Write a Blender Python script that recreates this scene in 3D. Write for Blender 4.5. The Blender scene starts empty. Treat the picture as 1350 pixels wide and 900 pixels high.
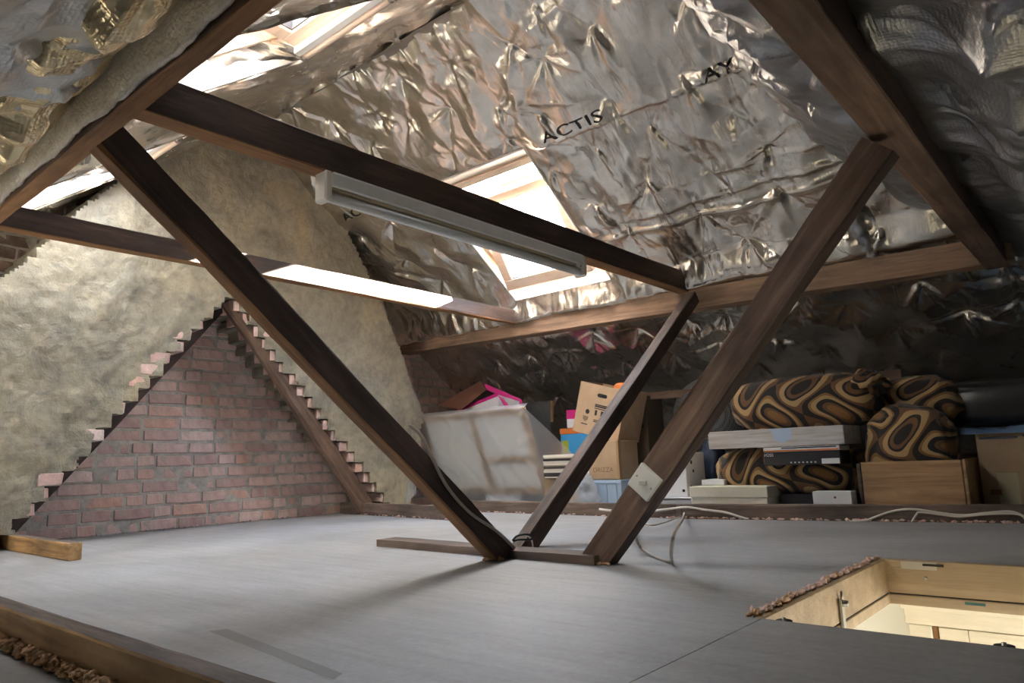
import bpy, bmesh, math, random
import numpy as np
from mathutils import Vector, Matrix, noise as mnoise

random.seed(7)
rng = np.random.default_rng(11)
S_ = bpy.context.scene
COL = S_.collection

# ---------------------------------------------------------------- camera
F_PX = 944.47
YAW, PITCH, ROLL = -0.70431747, 0.16466911, -0.03571614
CAM = np.array([0.0, 0.0, 0.335])


def cam_axes():
    f = np.array([math.sin(YAW) * math.cos(PITCH), math.cos(YAW) * math.cos(PITCH), math.sin(PITCH)])
    r = np.array([math.cos(YAW), -math.sin(YAW), 0.0])
    u = np.cross(r, f)
    return (math.cos(ROLL) * r + math.sin(ROLL) * u, -math.sin(ROLL) * r + math.cos(ROLL) * u, f)


AX_R, AX_U, AX_F = cam_axes()
cam_d = bpy.data.cameras.new('camera')
cam_d.sensor_width = 36.0
cam_d.lens = 36.0 * F_PX / 1350.0
cam_d.clip_start = 0.02
cam_o = bpy.data.objects.new('camera', cam_d)
COL.objects.link(cam_o)
cam_o.matrix_world = Matrix(((AX_R[0], AX_U[0], -AX_F[0], CAM[0]), (AX_R[1], AX_U[1], -AX_F[1], CAM[1]),
                             (AX_R[2], AX_U[2], -AX_F[2], CAM[2]), (0, 0, 0, 1)))
S_.camera = cam_o

# ---------------------------------------------------------------- view, world, sun
S_.view_settings.view_transform = 'Standard'
S_.view_settings.look = 'None'
S_.view_settings.gamma = 1.0
S_.view_settings.use_curve_mapping = False
S_.view_settings.exposure = 1.0
cy = S_.cycles
cy.use_denoising = True
cy.max_bounces = 14
cy.diffuse_bounces = 6
cy.glossy_bounces = 8
cy.transmission_bounces = 8
cy.transparent_max_bounces = 8
cy.blur_glossy = 1.0
cy.sample_clamp_indirect = 12.0

SKY = 20.0
w = bpy.data.worlds.new('sky')
S_.world = w
w.use_nodes = True
nt = w.node_tree
nt.nodes.clear()
wo = nt.nodes.new('ShaderNodeOutputWorld')
wb = nt.nodes.new('ShaderNodeBackground')
wn = nt.nodes.new('ShaderNodeTexNoise')
wr = nt.nodes.new('ShaderNodeValToRGB')
wc = nt.nodes.new('ShaderNodeTexCoord')
wn.inputs['Scale'].default_value = 3.2
wn.inputs['Detail'].default_value = 6
wr.color_ramp.elements[0].position = .38
wr.color_ramp.elements[0].color = (.62, .76, 1, 1)
wr.color_ramp.elements[1].position = .58
wr.color_ramp.elements[1].color = (1, .98, .95, 1)
wb.inputs['Strength'].default_value = SKY
nt.links.new(wc.outputs['Generated'], wn.inputs['Vector'])
nt.links.new(wn.outputs['Fac'], wr.inputs['Fac'])
wsep = nt.nodes.new('ShaderNodeSeparateXYZ')
wz = nt.nodes.new('ShaderNodeMapRange')
wz.inputs[1].default_value = -.04
wz.inputs[2].default_value = .04
wmix = nt.nodes.new('ShaderNodeMix')
wmix.data_type = 'RGBA'
wmix.inputs[6].default_value = (.10, .095, .085, 1)          # ground below the horizon
nt.links.new(wc.outputs['Generated'], wsep.inputs[0])
nt.links.new(wsep.outputs['Z'], wz.inputs[0])
nt.links.new(wz.outputs[0], wmix.inputs[0])
nt.links.new(wr.outputs['Color'], wmix.inputs[7])
nt.links.new(wmix.outputs[2], wb.inputs['Color'])
nt.links.new(wb.outputs[0], wo.inputs[0])

sun_d = bpy.data.lights.new('sun', 'SUN')
sun_d.energy = 190.0
sun_d.angle = math.radians(0.6)
sun_d.color = (1, .9, .76)
sun_o = bpy.data.objects.new('sun', sun_d)
COL.objects.link(sun_o)
sun_o.rotation_mode = 'QUATERNION'
sun_o.rotation_quaternion = Vector((-.32, -1, -.46)).to_track_quat('-Z', 'Y')
sun_o.location = (0, 6, 5)

# roof numbers
YR, ZR, SL = 2.30, 2.59, .74           # ridge line and pitch
NRM = math.sqrt(1 + SL * SL)
XW, XB = -4.49, -4.10                   # party wall, chimney breast face
WIN_R = (-3.19, -2.40, 2.99, 3.82)      # x0 x1 y0 y1 of the roof window openings
WIN_L1 = (-2.46, -1.80, .84, 1.60)
WIN_L2 = (-4.02, -3.42, .84, 1.56)


def zr(y): return ZR - SL * (y - YR)
def zl(y): return ZR + SL * (y - YR)


def portal(name, x0, x1, y0, y1, zf, side):
    d = bpy.data.lights.new(name, 'AREA')
    d.shape = 'RECTANGLE'
    d.size = x1 - x0
    d.size_y = math.hypot(y1 - y0, zf(y1) - zf(y0))
    d.cycles.is_portal = True
    o = bpy.data.objects.new(name, d)
    COL.objects.link(o)
    n = Vector((0, -SL, -1)) if side > 0 else Vector((0, SL, -1))
    ex = Vector((1, 0, 0))
    nz = -n.normalized()
    ey = nz.cross(ex)
    c = Vector(((x0 + x1) / 2, (y0 + y1) / 2, (zf(y0) + zf(y1)) / 2)) + nz * .12
    o.matrix_world = Matrix(((ex.x, ey.x, nz.x, c.x), (ex.y, ey.y, nz.y, c.y), (ex.z, ey.z, nz.z, c.z), (0, 0, 0, 1)))


portal('sky_portal', *WIN_R, zr, 1)
portal('sky_portal', *WIN_L1, zl, -1)
portal('sky_portal', *WIN_L2, zl, -1)


# ---------------------------------------------------------------- placing helpers (measured points to metres)
def ray(x, y): return (x - 675) / F_PX * AX_R - (y - 450) / F_PX * AX_U + AX_F
def onx(x, y, X): d = ray(x, y); return Vector(CAM + d * (X - CAM[0]) / d[0])
def ony(x, y, Y): d = ray(x, y); return Vector(CAM + d * (Y - CAM[1]) / d[1])
def onz(x, y, z=0): d = ray(x, y); return Vector(CAM + d * (z - CAM[2]) / d[2])


# ---------------------------------------------------------------- materials
def lin(r, g, b):
    f = lambda c: (c / 255 / 12.92) if c / 255 <= .04045 else ((c / 255 + .055) / 1.055) ** 2.4
    return (f(r), f(g), f(b), 1)


def mat(name, col, rough=.7, metal=0.0):
    m = bpy.data.materials.new(name)
    m.use_nodes = True
    b = m.node_tree.nodes['Principled BSDF']
    b.inputs['Base Color'].default_value = col
    b.inputs['Roughness'].default_value = rough
    b.inputs['Metallic'].default_value = metal
    return m


def N(m, t, **kw):
    n = m.node_tree.nodes.new(t)
    for k, v in kw.items():
        if k in n.inputs:
            n.inputs[k].default_value = v
        else:
            setattr(n, k, v)
    return n


def L(m, a, b): m.node_tree.links.new(a, b)


def ramp(m, fac, stops, interp='LINEAR'):
    r = N(m, 'ShaderNodeValToRGB')
    r.color_ramp.interpolation = interp
    e = r.color_ramp.elements
    while len(e) < len(stops):
        e.new(.5)
    for k, (p, c) in enumerate(stops):
        e[k].position = p
        e[k].color = c
    L(m, fac, r.inputs['Fac'])
    return r.outputs['Color']


def coords(m, scale=(1, 1, 1), kind='Object', rot=(0, 0, 0)):
    tc = N(m, 'ShaderNodeTexCoord')
    mp = N(m, 'ShaderNodeMapping')
    mp.inputs['Scale'].default_value = scale
    mp.inputs['Rotation'].default_value = rot
    L(m, tc.outputs[kind], mp.inputs['Vector'])
    return mp.outputs['Vector']


def bump(m, h, strength, dist=.01, chain=None):
    b = N(m, 'ShaderNodeBump')
    b.inputs['Strength'].default_value = strength
    b.inputs['Distance'].default_value = dist
    L(m, h, b.inputs['Height'])
    if chain is not None:
        L(m, chain, b.inputs['Normal'])
    return b.outputs['Normal']


def mixc(m, fac, a, b, mode='MIX'):
    n = N(m, 'ShaderNodeMix', data_type='RGBA', blend_type=mode)
    for s, v in ((n.inputs[0], fac), (n.inputs[6], a), (n.inputs[7], b)):
        if hasattr(v, 'links'):
            L(m, v, s)
        else:
            s.default_value = v
    return n.outputs[2]


def bsdf(m): return m.node_tree.nodes['Principled BSDF']


def wood(name, dark, mid, light, rough=.75, scale=1.0, stain=.5):
    m = mat(name, mid, rough)
    v = coords(m, (1.6 * scale, 22 * scale, 22 * scale))
    oi = N(m, 'ShaderNodeObjectInfo')
    add = N(m, 'ShaderNodeVectorMath', operation='ADD')
    cmb = N(m, 'ShaderNodeCombineXYZ')
    mul = N(m, 'ShaderNodeMath', operation='MULTIPLY')
    mul.inputs[1].default_value = 37.0
    L(m, oi.outputs['Random'], mul.inputs[0])
    L(m, mul.outputs[0], cmb.inputs[0])
    L(m, v, add.inputs[0])
    L(m, cmb.outputs[0], add.inputs[1])
    n1 = N(m, 'ShaderNodeTexNoise', Scale=1.6, Detail=8, Roughness=.62, Distortion=.7)
    L(m, add.outputs[0], n1.inputs['Vector'])
    c = ramp(m, n1.outputs['Fac'], [(.28, dark), (.52, mid), (.75, light)])
    v2 = coords(m, (2.2, 5, 5))
    n2 = N(m, 'ShaderNodeTexNoise', Scale=1.3, Detail=5, Roughness=.6)
    L(m, v2, n2.inputs['Vector'])
    f2 = ramp(m, n2.outputs['Fac'], [(.35, (1 - stain, 1 - stain, 1 - stain, 1)), (.65, (1.12, 1.1, 1.08, 1))])
    c2 = mixc(m, 1.0, c, f2, 'MULTIPLY')
    L(m, c2, bsdf(m).inputs['Base Color'])
    n3 = N(m, 'ShaderNodeTexNoise', Scale=4, Detail=6, Roughness=.7)
    L(m, add.outputs[0], n3.inputs['Vector'])
    L(m, bump(m, n3.outputs['Fac'], .45, .006), bsdf(m).inputs['Normal'])
    return m


def speckle(name, c1, c2, scale=20, rough=.8, bumps=.2, detail=6, coord='Object', sc=(1, 1, 1), bscale=60, bd=.004):
    m = mat(name, c1, rough)
    v = coords(m, sc, coord)
    n = N(m, 'ShaderNodeTexNoise', Scale=scale, Detail=detail, Roughness=.65)
    L(m, v, n.inputs['Vector'])
    L(m, ramp(m, n.outputs['Fac'], [(.35, c1), (.65, c2)]), bsdf(m).inputs['Base Color'])
    if bumps:
        n2 = N(m, 'ShaderNodeTexNoise', Scale=bscale, Detail=5)
        L(m, v, n2.inputs['Vector'])
        L(m, bump(m, n2.outputs['Fac'], bumps, bd), bsdf(m).inputs['Normal'])
    return m


def foil_mat(name, col, rough, bubble=0.0, crinkle=.5):
    m = mat(name, col, rough, .92)
    v = coords(m)
    a = N(m, 'ShaderNodeTexNoise', Scale=7, Detail=3, Roughness=.55, Distortion=1.4)
    L(m, v, a.inputs['Vector'])
    L(m, ramp(m, a.outputs['Fac'], [(.3, (col[0] * .82, col[1] * .80, col[2] * .76, 1)), (.6, col)]), bsdf(m).inputs['Base Color'])
    r = N(m, 'ShaderNodeTexNoise', Scale=11, Detail=4)
    L(m, v, r.inputs['Vector'])
    rr = N(m, 'ShaderNodeMapRange')
    rr.inputs[3].default_value = rough * .75
    rr.inputs[4].default_value = rough * 1.35
    L(m, r.outputs['Fac'], rr.inputs[0])
    L(m, rr.outputs[0], bsdf(m).inputs['Roughness'])
    vs_ = coords(m, (15, 3.2, 3.2), 'Object', (0, 0, .12))
    st_ = N(m, 'ShaderNodeTexNoise', Scale=1.5, Detail=5, Roughness=.62, Distortion=1.6)
    L(m, vs_, st_.inputs['Vector'])
    n1 = bump(m, st_.outputs['Fac'], crinkle * .55, .012)
    fine = N(m, 'ShaderNodeTexNoise', Scale=16, Detail=3, Roughness=.5, Distortion=2.0)
    L(m, v, fine.inputs['Vector'])
    n2 = bump(m, fine.outputs['Fac'], crinkle * .16, .008, n1)
    out = n2
    if bubble:
        bv = N(m, 'ShaderNodeTexVoronoi', Scale=115, Randomness=.25)
        L(m, v, bv.inputs['Vector'])
        out = bump(m, bv.outputs['Distance'], bubble, .006, n2)
    L(m, out, bsdf(m).inputs['Normal'])
    return m


M = {}
M['foil'] = foil_mat('silver foil', lin(226, 220, 210), .19)
M['foil_left'] = foil_mat('silver foil above the left purlin', lin(236, 230, 220), .24)
M['foil_bubble'] = foil_mat('bubble foil', lin(196, 194, 190), .33, bubble=.35, crinkle=.5)
M['foil_hip'] = foil_mat('dull foil of the hip end', lin(164, 165, 168), .36, bubble=.2, crinkle=.5)  # darker grey base than the other foil sheets
M['tape'] = mat('silver tape', lin(176, 170, 162), .42, .75)
M['wood_dark'] = wood('dark aged timber', lin(56, 43, 38), lin(79, 62, 55), lin(102, 84, 76))
M['wood_strut'] = wood('brown aged timber', lin(88, 68, 55), lin(120, 96, 80), lin(146, 122, 104))
M['wood_raw'] = wood('raw tan timber edge', lin(112, 76, 44), lin(146, 104, 64), lin(170, 128, 86), stain=.35)
M['wood_purlin'] = wood('pale brown timber', lin(112, 90, 72), lin(144, 118, 96), lin(168, 142, 120), stain=.35)
M['wood_plate'] = wood('grey brown timber', lin(82, 68, 60), lin(110, 94, 84), lin(136, 119, 108))
M['wood_old'] = wood('old raw sawn timber', lin(150, 116, 76), lin(204, 164, 112), lin(226, 190, 142), stain=.5)
M['wood_oldtop'] = wood('weathered timber top', lin(72, 62, 56), lin(122, 108, 98), lin(158, 142, 128), stain=.4)
M['wood_pine'] = wood('varnished pale plywood', lin(158, 134, 100), lin(176, 152, 118), lin(192, 168, 136), .5, .6, .12)
M['wood_drawer'] = wood('bare drawer wood', lin(130, 98, 66), lin(172, 138, 100), lin(200, 168, 128), .7, .8, .2)
M['frame_pine'] = wood('pale window pine', lin(226, 196, 170), lin(240, 216, 194), lin(248, 230, 212), .45, .6, .06)
M['fleece'] = speckle('cream wool fleece', lin(226, 218, 204), lin(246, 242, 234), 26, .95, .6, 7, bscale=90, bd=.01)
M['fluff'] = speckle('tan insulation fibre', lin(186, 142, 102), lin(232, 196, 158), 40, .95, .8)
M['foam'] = speckle('pink crumbled foam', lin(208, 164, 144), lin(238, 214, 200), 60, .95, .8)
M['mortar'] = speckle('grey mortar', lin(166, 160, 150), lin(204, 198, 188), 18, .95, .6)
M['soot'] = speckle('dark rubble stone', lin(46, 38, 30), lin(92, 78, 62), 12, .95, .8)
M['black'] = mat('black', lin(22, 22, 24), .5)
M['black_gap'] = mat('dark gasket', lin(40, 34, 28), .8)
M['white_metal'] = speckle('white enamel', lin(230, 232, 234), lin(242, 244, 246), 14, .35, .05)
M['tube_glass'] = mat('fluorescent tube glass', lin(238, 240, 240), .25)
M['plastic_white'] = mat('white plastic', lin(232, 230, 222), .35)
M['cable_grey'] = mat('grey cable', lin(168, 160, 148), .5)
M['cable_white'] = mat('white cable', lin(214, 208, 196), .5)
M['cream_wall'] = mat('cream paint', lin(246, 243, 234), .8)
M['door_pine'] = wood('pale pine joinery', lin(226, 214, 190), lin(238, 228, 208), lin(244, 236, 218), .5, .5, .06)
M['steel'] = mat('zinc steel', lin(176, 176, 170), .3, .9)
M['paper_white'] = mat('white card', lin(228, 228, 228), .6)
M['print_dark'] = mat('dark print', lin(52, 46, 42), .7)
M['white_frame'] = mat('white lacquer', lin(242, 238, 230), .4)

# glass: thin clear pane
m = mat('window glass', (1, 1, 1, 1), .02)
nt = m.node_tree
nt.nodes.clear()
o_ = nt.nodes.new('ShaderNodeOutputMaterial')
tr = nt.nodes.new('ShaderNodeBsdfTransparent')
tr.inputs[0].default_value = (.93, .95, .96, 1)
gl = nt.nodes.new('ShaderNodeBsdfGlossy')
gl.inputs['Roughness'].default_value = .02
mx = nt.nodes.new('ShaderNodeMixShader')
mx.inputs[0].default_value = .08
nt.links.new(tr.outputs[0], mx.inputs[1])
nt.links.new(gl.outputs[0], mx.inputs[2])
nt.links.new(mx.outputs[0], o_.inputs[0])
M['glass'] = m

# translucent dust sheet
m = mat('milky plastic sheet', lin(232, 234, 238), .35)
nt = m.node_tree
b = bsdf(m)
tr = nt.nodes.new('ShaderNodeBsdfTransparent')
mx = nt.nodes.new('ShaderNodeMixShader')
out = nt.nodes['Material Output']
tl = nt.nodes.new('ShaderNodeBsdfTranslucent')
tl.inputs[0].default_value = (.85, .86, .88, 1)
m2 = nt.nodes.new('ShaderNodeMixShader')
m2.inputs[0].default_value = .3
nt.links.new(b.outputs[0], m2.inputs[1])
nt.links.new(tl.outputs[0], m2.inputs[2])
mx.inputs[0].default_value = .33
nt.links.new(tr.outputs[0], mx.inputs[1])
nt.links.new(m2.outputs[0], mx.inputs[2])
nt.links.new(mx.outputs[0], out.inputs[0])
M['sheet'] = m

# brick: colour varies from brick to brick
m = mat('salvaged red brick', lin(150, 108, 96), .9)
oi = N(m, 'ShaderNodeObjectInfo')
c1 = ramp(m, oi.outputs['Random'], [(0, lin(190, 160, 154)), (.3, lin(212, 180, 170)), (.55, lin(222, 196, 188)), (.75, lin(214, 174, 156)), (1, lin(230, 210, 202))])
v = coords(m, (1, 1, 1))
n = N(m, 'ShaderNodeTexNoise', Scale=14, Detail=6, Roughness=.65)
L(m, v, n.inputs['Vector'])
f = ramp(m, n.outputs['Fac'], [(.3, (.8, .78, .78, 1)), (.7, (1.25, 1.24, 1.24, 1))])
c2 = mixc(m, 1.0, c1, f, 'MULTIPLY')
n2 = N(m, 'ShaderNodeTexNoise', Scale=9, Detail=8, Roughness=.75)
L(m, v, n2.inputs['Vector'])
f2 = ramp(m, n2.outputs['Fac'], [(.52, (0, 0, 0, 1)), (.68, (.8, .8, .8, 1))])
L(m, mixc(m, f2, c2, lin(176, 168, 156)), bsdf(m).inputs['Base Color'])
n3 = N(m, 'ShaderNodeTexNoise', Scale=70, Detail=5)
L(m, v, n3.inputs['Vector'])
L(m, bump(m, n3.outputs['Fac'], .5, .006), bsdf(m).inputs['Normal'])
M['brick'] = m
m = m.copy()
m.name = 'brick with painted shade'  # copy of the brick with shade painted into its colours
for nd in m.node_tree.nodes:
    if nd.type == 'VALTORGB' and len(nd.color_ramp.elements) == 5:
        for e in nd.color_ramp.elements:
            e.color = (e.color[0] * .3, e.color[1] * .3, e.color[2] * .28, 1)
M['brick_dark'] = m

# lime render of the chimney breast
m = mat('old lime render', lin(160, 152, 132), .95)
v = coords(m)
n = N(m, 'ShaderNodeTexNoise', Scale=2.1, Detail=9, Roughness=.68, Distortion=.5)
L(m, v, n.inputs['Vector'])
c = ramp(m, n.outputs['Fac'], [(.3, lin(132, 124, 108)), (.43, lin(152, 146, 130)), (.55, lin(172, 164, 144)), (.7, lin(182, 168, 136))])
n2 = N(m, 'ShaderNodeTexNoise', Scale=5.5, Detail=8, Roughness=.7, Distortion=1.2)
L(m, v, n2.inputs['Vector'])
c = mixc(m, ramp(m, n2.outputs['Fac'], [(.5, (0, 0, 0, 1)), (.7, (.55, .55, .55, 1))]), c, lin(130, 132, 128))
n3 = N(m, 'ShaderNodeTexNoise', Scale=24, Detail=8, Roughness=.75)
L(m, v, n3.inputs['Vector'])
c = mixc(m, 1.0, c, ramp(m, n3.outputs['Fac'], [(.3, (.76, .75, .73, 1)), (.55, (1.04, 1.03, 1.02, 1))]), 'MULTIPLY')
L(m, c, bsdf(m).inputs['Base Color'])
nb = bump(m, n2.outputs['Fac'], .55, .04)
nb = bump(m, n3.outputs['Fac'], .6, .012, nb)
L(m, nb, bsdf(m).inputs['Normal'])
M['render'] = m

# hardboard floor
m = mat('grey hardboard floor', lin(150, 148, 144), .55)
v = coords(m, (1, 1, 1))
n = N(m, 'ShaderNodeTexNoise', Scale=1.3, Detail=7, Roughness=.6, Distortion=.4)
L(m, v, n.inputs['Vector'])
c = ramp(m, n.outputs['Fac'], [(.3, lin(138, 138, 137)), (.5, lin(156, 157, 158)), (.7, lin(170, 172, 174))])
vs = coords(m, (1.2, 14, 1))
n2 = N(m, 'ShaderNodeTexNoise', Scale=2.2, Detail=7, Roughness=.65)
L(m, vs, n2.inputs['Vector'])
c = mixc(m, 1.0, c, ramp(m, n2.outputs['Fac'], [(.3, (.86, .85, .84, 1)), (.7, (1.08, 1.08, 1.08, 1))]), 'MULTIPLY')
n4 = N(m, 'ShaderNodeTexNoise', Scale=60, Detail=4, Roughness=.7)
L(m, v, n4.inputs['Vector'])
c = mixc(m, 1.0, c, ramp(m, n4.outputs['Fac'], [(.3, (.88, .87, .86, 1)), (.6, (1.04, 1.04, 1.04, 1))]), 'MULTIPLY')
L(m, c, bsdf(m).inputs['Base Color'])
L(m, bump(m, n4.outputs['Fac'], .12, .003), bsdf(m).inputs['Normal'])
M['floor'] = m


# ---------------------------------------------------------------- object helpers
def finish(o, parent=None, label=None, cat=None, group=None, kind=None):
    COL.objects.link(o)
    if parent is not None:
        o.parent = parent
        o.matrix_parent_inverse = parent.matrix_basis.inverted()
    if label: o['label'] = label
    if cat: o['category'] = cat
    if group: o['group'] = group
    if kind: o['kind'] = kind
    return o


def empty(name, loc, label=None, cat=None, group=None, kind=None):
    o = bpy.data.objects.new(name, None)
    o.empty_display_size = .05
    o.location = loc
    return finish(o, None, label, cat, group, kind)


def mesh(name, vs, fs, mt, parent=None, smooth=False, mw=None, **kw):
    me = bpy.data.meshes.new(name)
    me.from_pydata([tuple(v) for v in vs], [], [tuple(f) for f in fs])
    for q in (mt if isinstance(mt, (list, tuple)) else [mt]):
        me.materials.append(q)
    if smooth:
        me.polygons.foreach_set('use_smooth', [True] * len(me.polygons))
    me.update()
    o = bpy.data.objects.new(name, me)
    if mw is not None:
        o.matrix_basis = mw
    return finish(o, parent, **kw)


def bm_obj(name, bm, mt, parent=None, smooth=False, mw=None, **kw):
    me = bpy.data.meshes.new(name)
    bm.normal_update()
    bm.to_mesh(me)
    bm.free()
    for q in (mt if isinstance(mt, (list, tuple)) else [mt]):
        me.materials.append(q)
    if smooth:
        me.polygons.foreach_set('use_smooth', [True] * len(me.polygons))
    o = bpy.data.objects.new(name, me)
    if mw is not None:
        o.matrix_basis = mw
    return finish(o, parent, **kw)


def frame_mw(c, ex, ey, ez):
    ex, ey, ez = Vector(ex).normalized(), Vector(ey).normalized(), Vector(ez).normalized()
    return Matrix(((ex.x, ey.x, ez.x, c[0]), (ex.y, ey.y, ez.y, c[1]), (ex.z, ey.z, ez.z, c[2]), (0, 0, 0, 1)))


def box_bm(sx, sy, sz, bevel=.002, seg=1):
    bm = bmesh.new()
    bmesh.ops.create_cube(bm, size=1)
    bmesh.ops.scale(bm, vec=(sx, sy, sz), verts=bm.verts)
    if bevel:
        bmesh.ops.bevel(bm, geom=bm.edges[:] , offset=min(bevel, .45 * min(sx, sy, sz)), segments=seg, affect='EDGES', profile=.6)
    return bm


def box(name, lo, hi, mt, parent=None, bevel=.002, mw=None, **kw):
    """box between two corners, in world axes or in the frame mw"""
    lo, hi = Vector(lo), Vector(hi)
    s = hi - lo
    c = (lo + hi) / 2
    t = Matrix.Translation(c)
    return bm_obj(name, box_bm(abs(s.x), abs(s.y), abs(s.z), bevel), mt, parent, mw=(mw @ t if mw is not None else t), **kw)


def beam(name, p0, p1, up, w, h, mt, parent=None, jit=.0025, seg=18, floor0=False, under=None, seed=0, bevel=.004, face=None, **kw):
    """timber from p0 to p1 (centre line), h along up, w across; hand-sawn edges wander a little"""
    p0, p1 = Vector(p0), Vector(p1)
    ex = (p1 - p0).normalized()
    ez = Vector(up) - ex * Vector(up).dot(ex)
    ez.normalize()
    ey = ez.cross(ex)
    ln = (p1 - p0).length
    b = bevel
    prof = [(-w / 2 + b, -h / 2), (w / 2 - b, -h / 2), (w / 2, -h / 2 + b), (w / 2, h / 2 - b),
            (w / 2 - b, h / 2), (-w / 2 + b, h / 2), (-w / 2, h / 2 - b), (-w / 2, -h / 2 + b)]
    vs, fs, mi = [], [], []
    for k in range(seg + 1):
        x = ln * k / seg
        for j, (y, z) in enumerate(prof):
            q = Vector((x * 1.7 + seed * 3.1, (j // 2) * 2.3, seed * 1.9))
            q2 = Vector((x * 9 + seed, j * 1.3, 4.2))
            yy = y + mnoise.noise(q) * jit * 1.6 + mnoise.noise(q2) * jit * .7
            zz = z + mnoise.noise(q + Vector((7, 3, 1))) * jit * 1.6 + mnoise.noise(q2 + Vector((1, 5, 9))) * jit * .7
            xx = x
            if floor0 and k == 0:
                wz = (p0 + ey * yy + ez * zz).z
                xx = -wz / ex.z
            vs.append((xx, yy, zz))
    for k in range(seg):
        for j in range(8):
            a, c = k * 8 + j, k * 8 + (j + 1) % 8
            fs.append((a, c, c + 8, a + 8))
            mi.append(1 if (under is not None and j in (7, 0, 1)) else (2 if face is not None and j == 4 else 0))
    fs.append(tuple(range(7, -1, -1)))
    fs.append(tuple(seg * 8 + j for j in range(8)))
    mi += [0, 0]
    mats = [mt] + ([under] if under is not None else [])
    if face is not None:
        mats = [mt, under if under is not None else mt, face]
    o = mesh(name, vs, fs, mats, parent, mw=frame_mw(p0, ex, ey, ez), **kw)
    o.data.polygons.foreach_set('material_index', mi)
    return o


def tube(name, pts, r, mt, parent=None, n=8, smooth_path=6, wob=0.0, seed=1, **kw):
    P = [Vector(p) for p in pts]
    if smooth_path > 1 and len(P) > 2:
        Q = []
        for k in range(len(P) - 1):
            a, b_, c, d = P[max(k - 1, 0)], P[k], P[k + 1], P[min(k + 2, len(P) - 1)]
            for s in range(smooth_path):
                t = s / smooth_path
                Q.append(.5 * ((2 * b_) + (c - a) * t + (2 * a - 5 * b_ + 4 * c - d) * t * t + (3 * b_ - a - 3 * c + d) * t ** 3))
        Q.append(P[-1])
        P = Q
    vs, fs = [], []
    prev = None
    for k, p in enumerate(P):
        t = (P[min(k + 1, len(P) - 1)] - P[max(k - 1, 0)]).normalized()
        if prev is None:
            a = t.orthogonal().normalized()
        else:
            a = (prev - t * prev.dot(t)).normalized()
        prev = a
        b_ = t.cross(a)
        for j in range(n):
            th = 2 * math.pi * j / n
            rr = r * (1 + (wob * mnoise.noise(Vector((k * .9, math.cos(th) * 1.4 + seed, math.sin(th) * 1.4))) * 2 if wob else 0))
            vs.append(p + (a * math.cos(th) + b_ * math.sin(th)) * max(rr, r * .15))
    for k in range(len(P) - 1):
        for j in range(n):
            a, c = k * n + j, k * n + (j + 1) % n
            fs.append((a, c, c + n, a + n))
    fs.append(tuple(range(n - 1, -1, -1)))
    fs.append(tuple((len(P) - 1) * n + j for j in range(n)))
    return mesh(name, vs, fs, mt, parent, smooth=True, **kw)


def copy_of(o, mw, parent=None):
    c = o.copy()
    c.matrix_basis = mw
    COL.objects.link(c)
    c.parent = parent
    if parent is not None:
        c.matrix_parent_inverse = parent.matrix_basis.inverted()
    return c


def vnoise(U, V, sc, seed):
    """smooth value noise on numpy arrays"""
    r = np.random.default_rng(seed).random((64, 64))
    x, y = U * sc + 17.3, V * sc + 9.1
    xi, yi = np.floor(x).astype(int), np.floor(y).astype(int)
    fx, fy = x - xi, y - yi
    fx, fy = fx * fx * (3 - 2 * fx), fy * fy * (3 - 2 * fy)
    g = lambda a, b: r[a % 64, b % 64]
    return (g(xi, yi) * (1 - fx) + g(xi + 1, yi) * fx) * (1 - fy) + (g(xi, yi + 1) * (1 - fx) + g(xi + 1, yi + 1) * fx) * fy - .5


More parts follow.
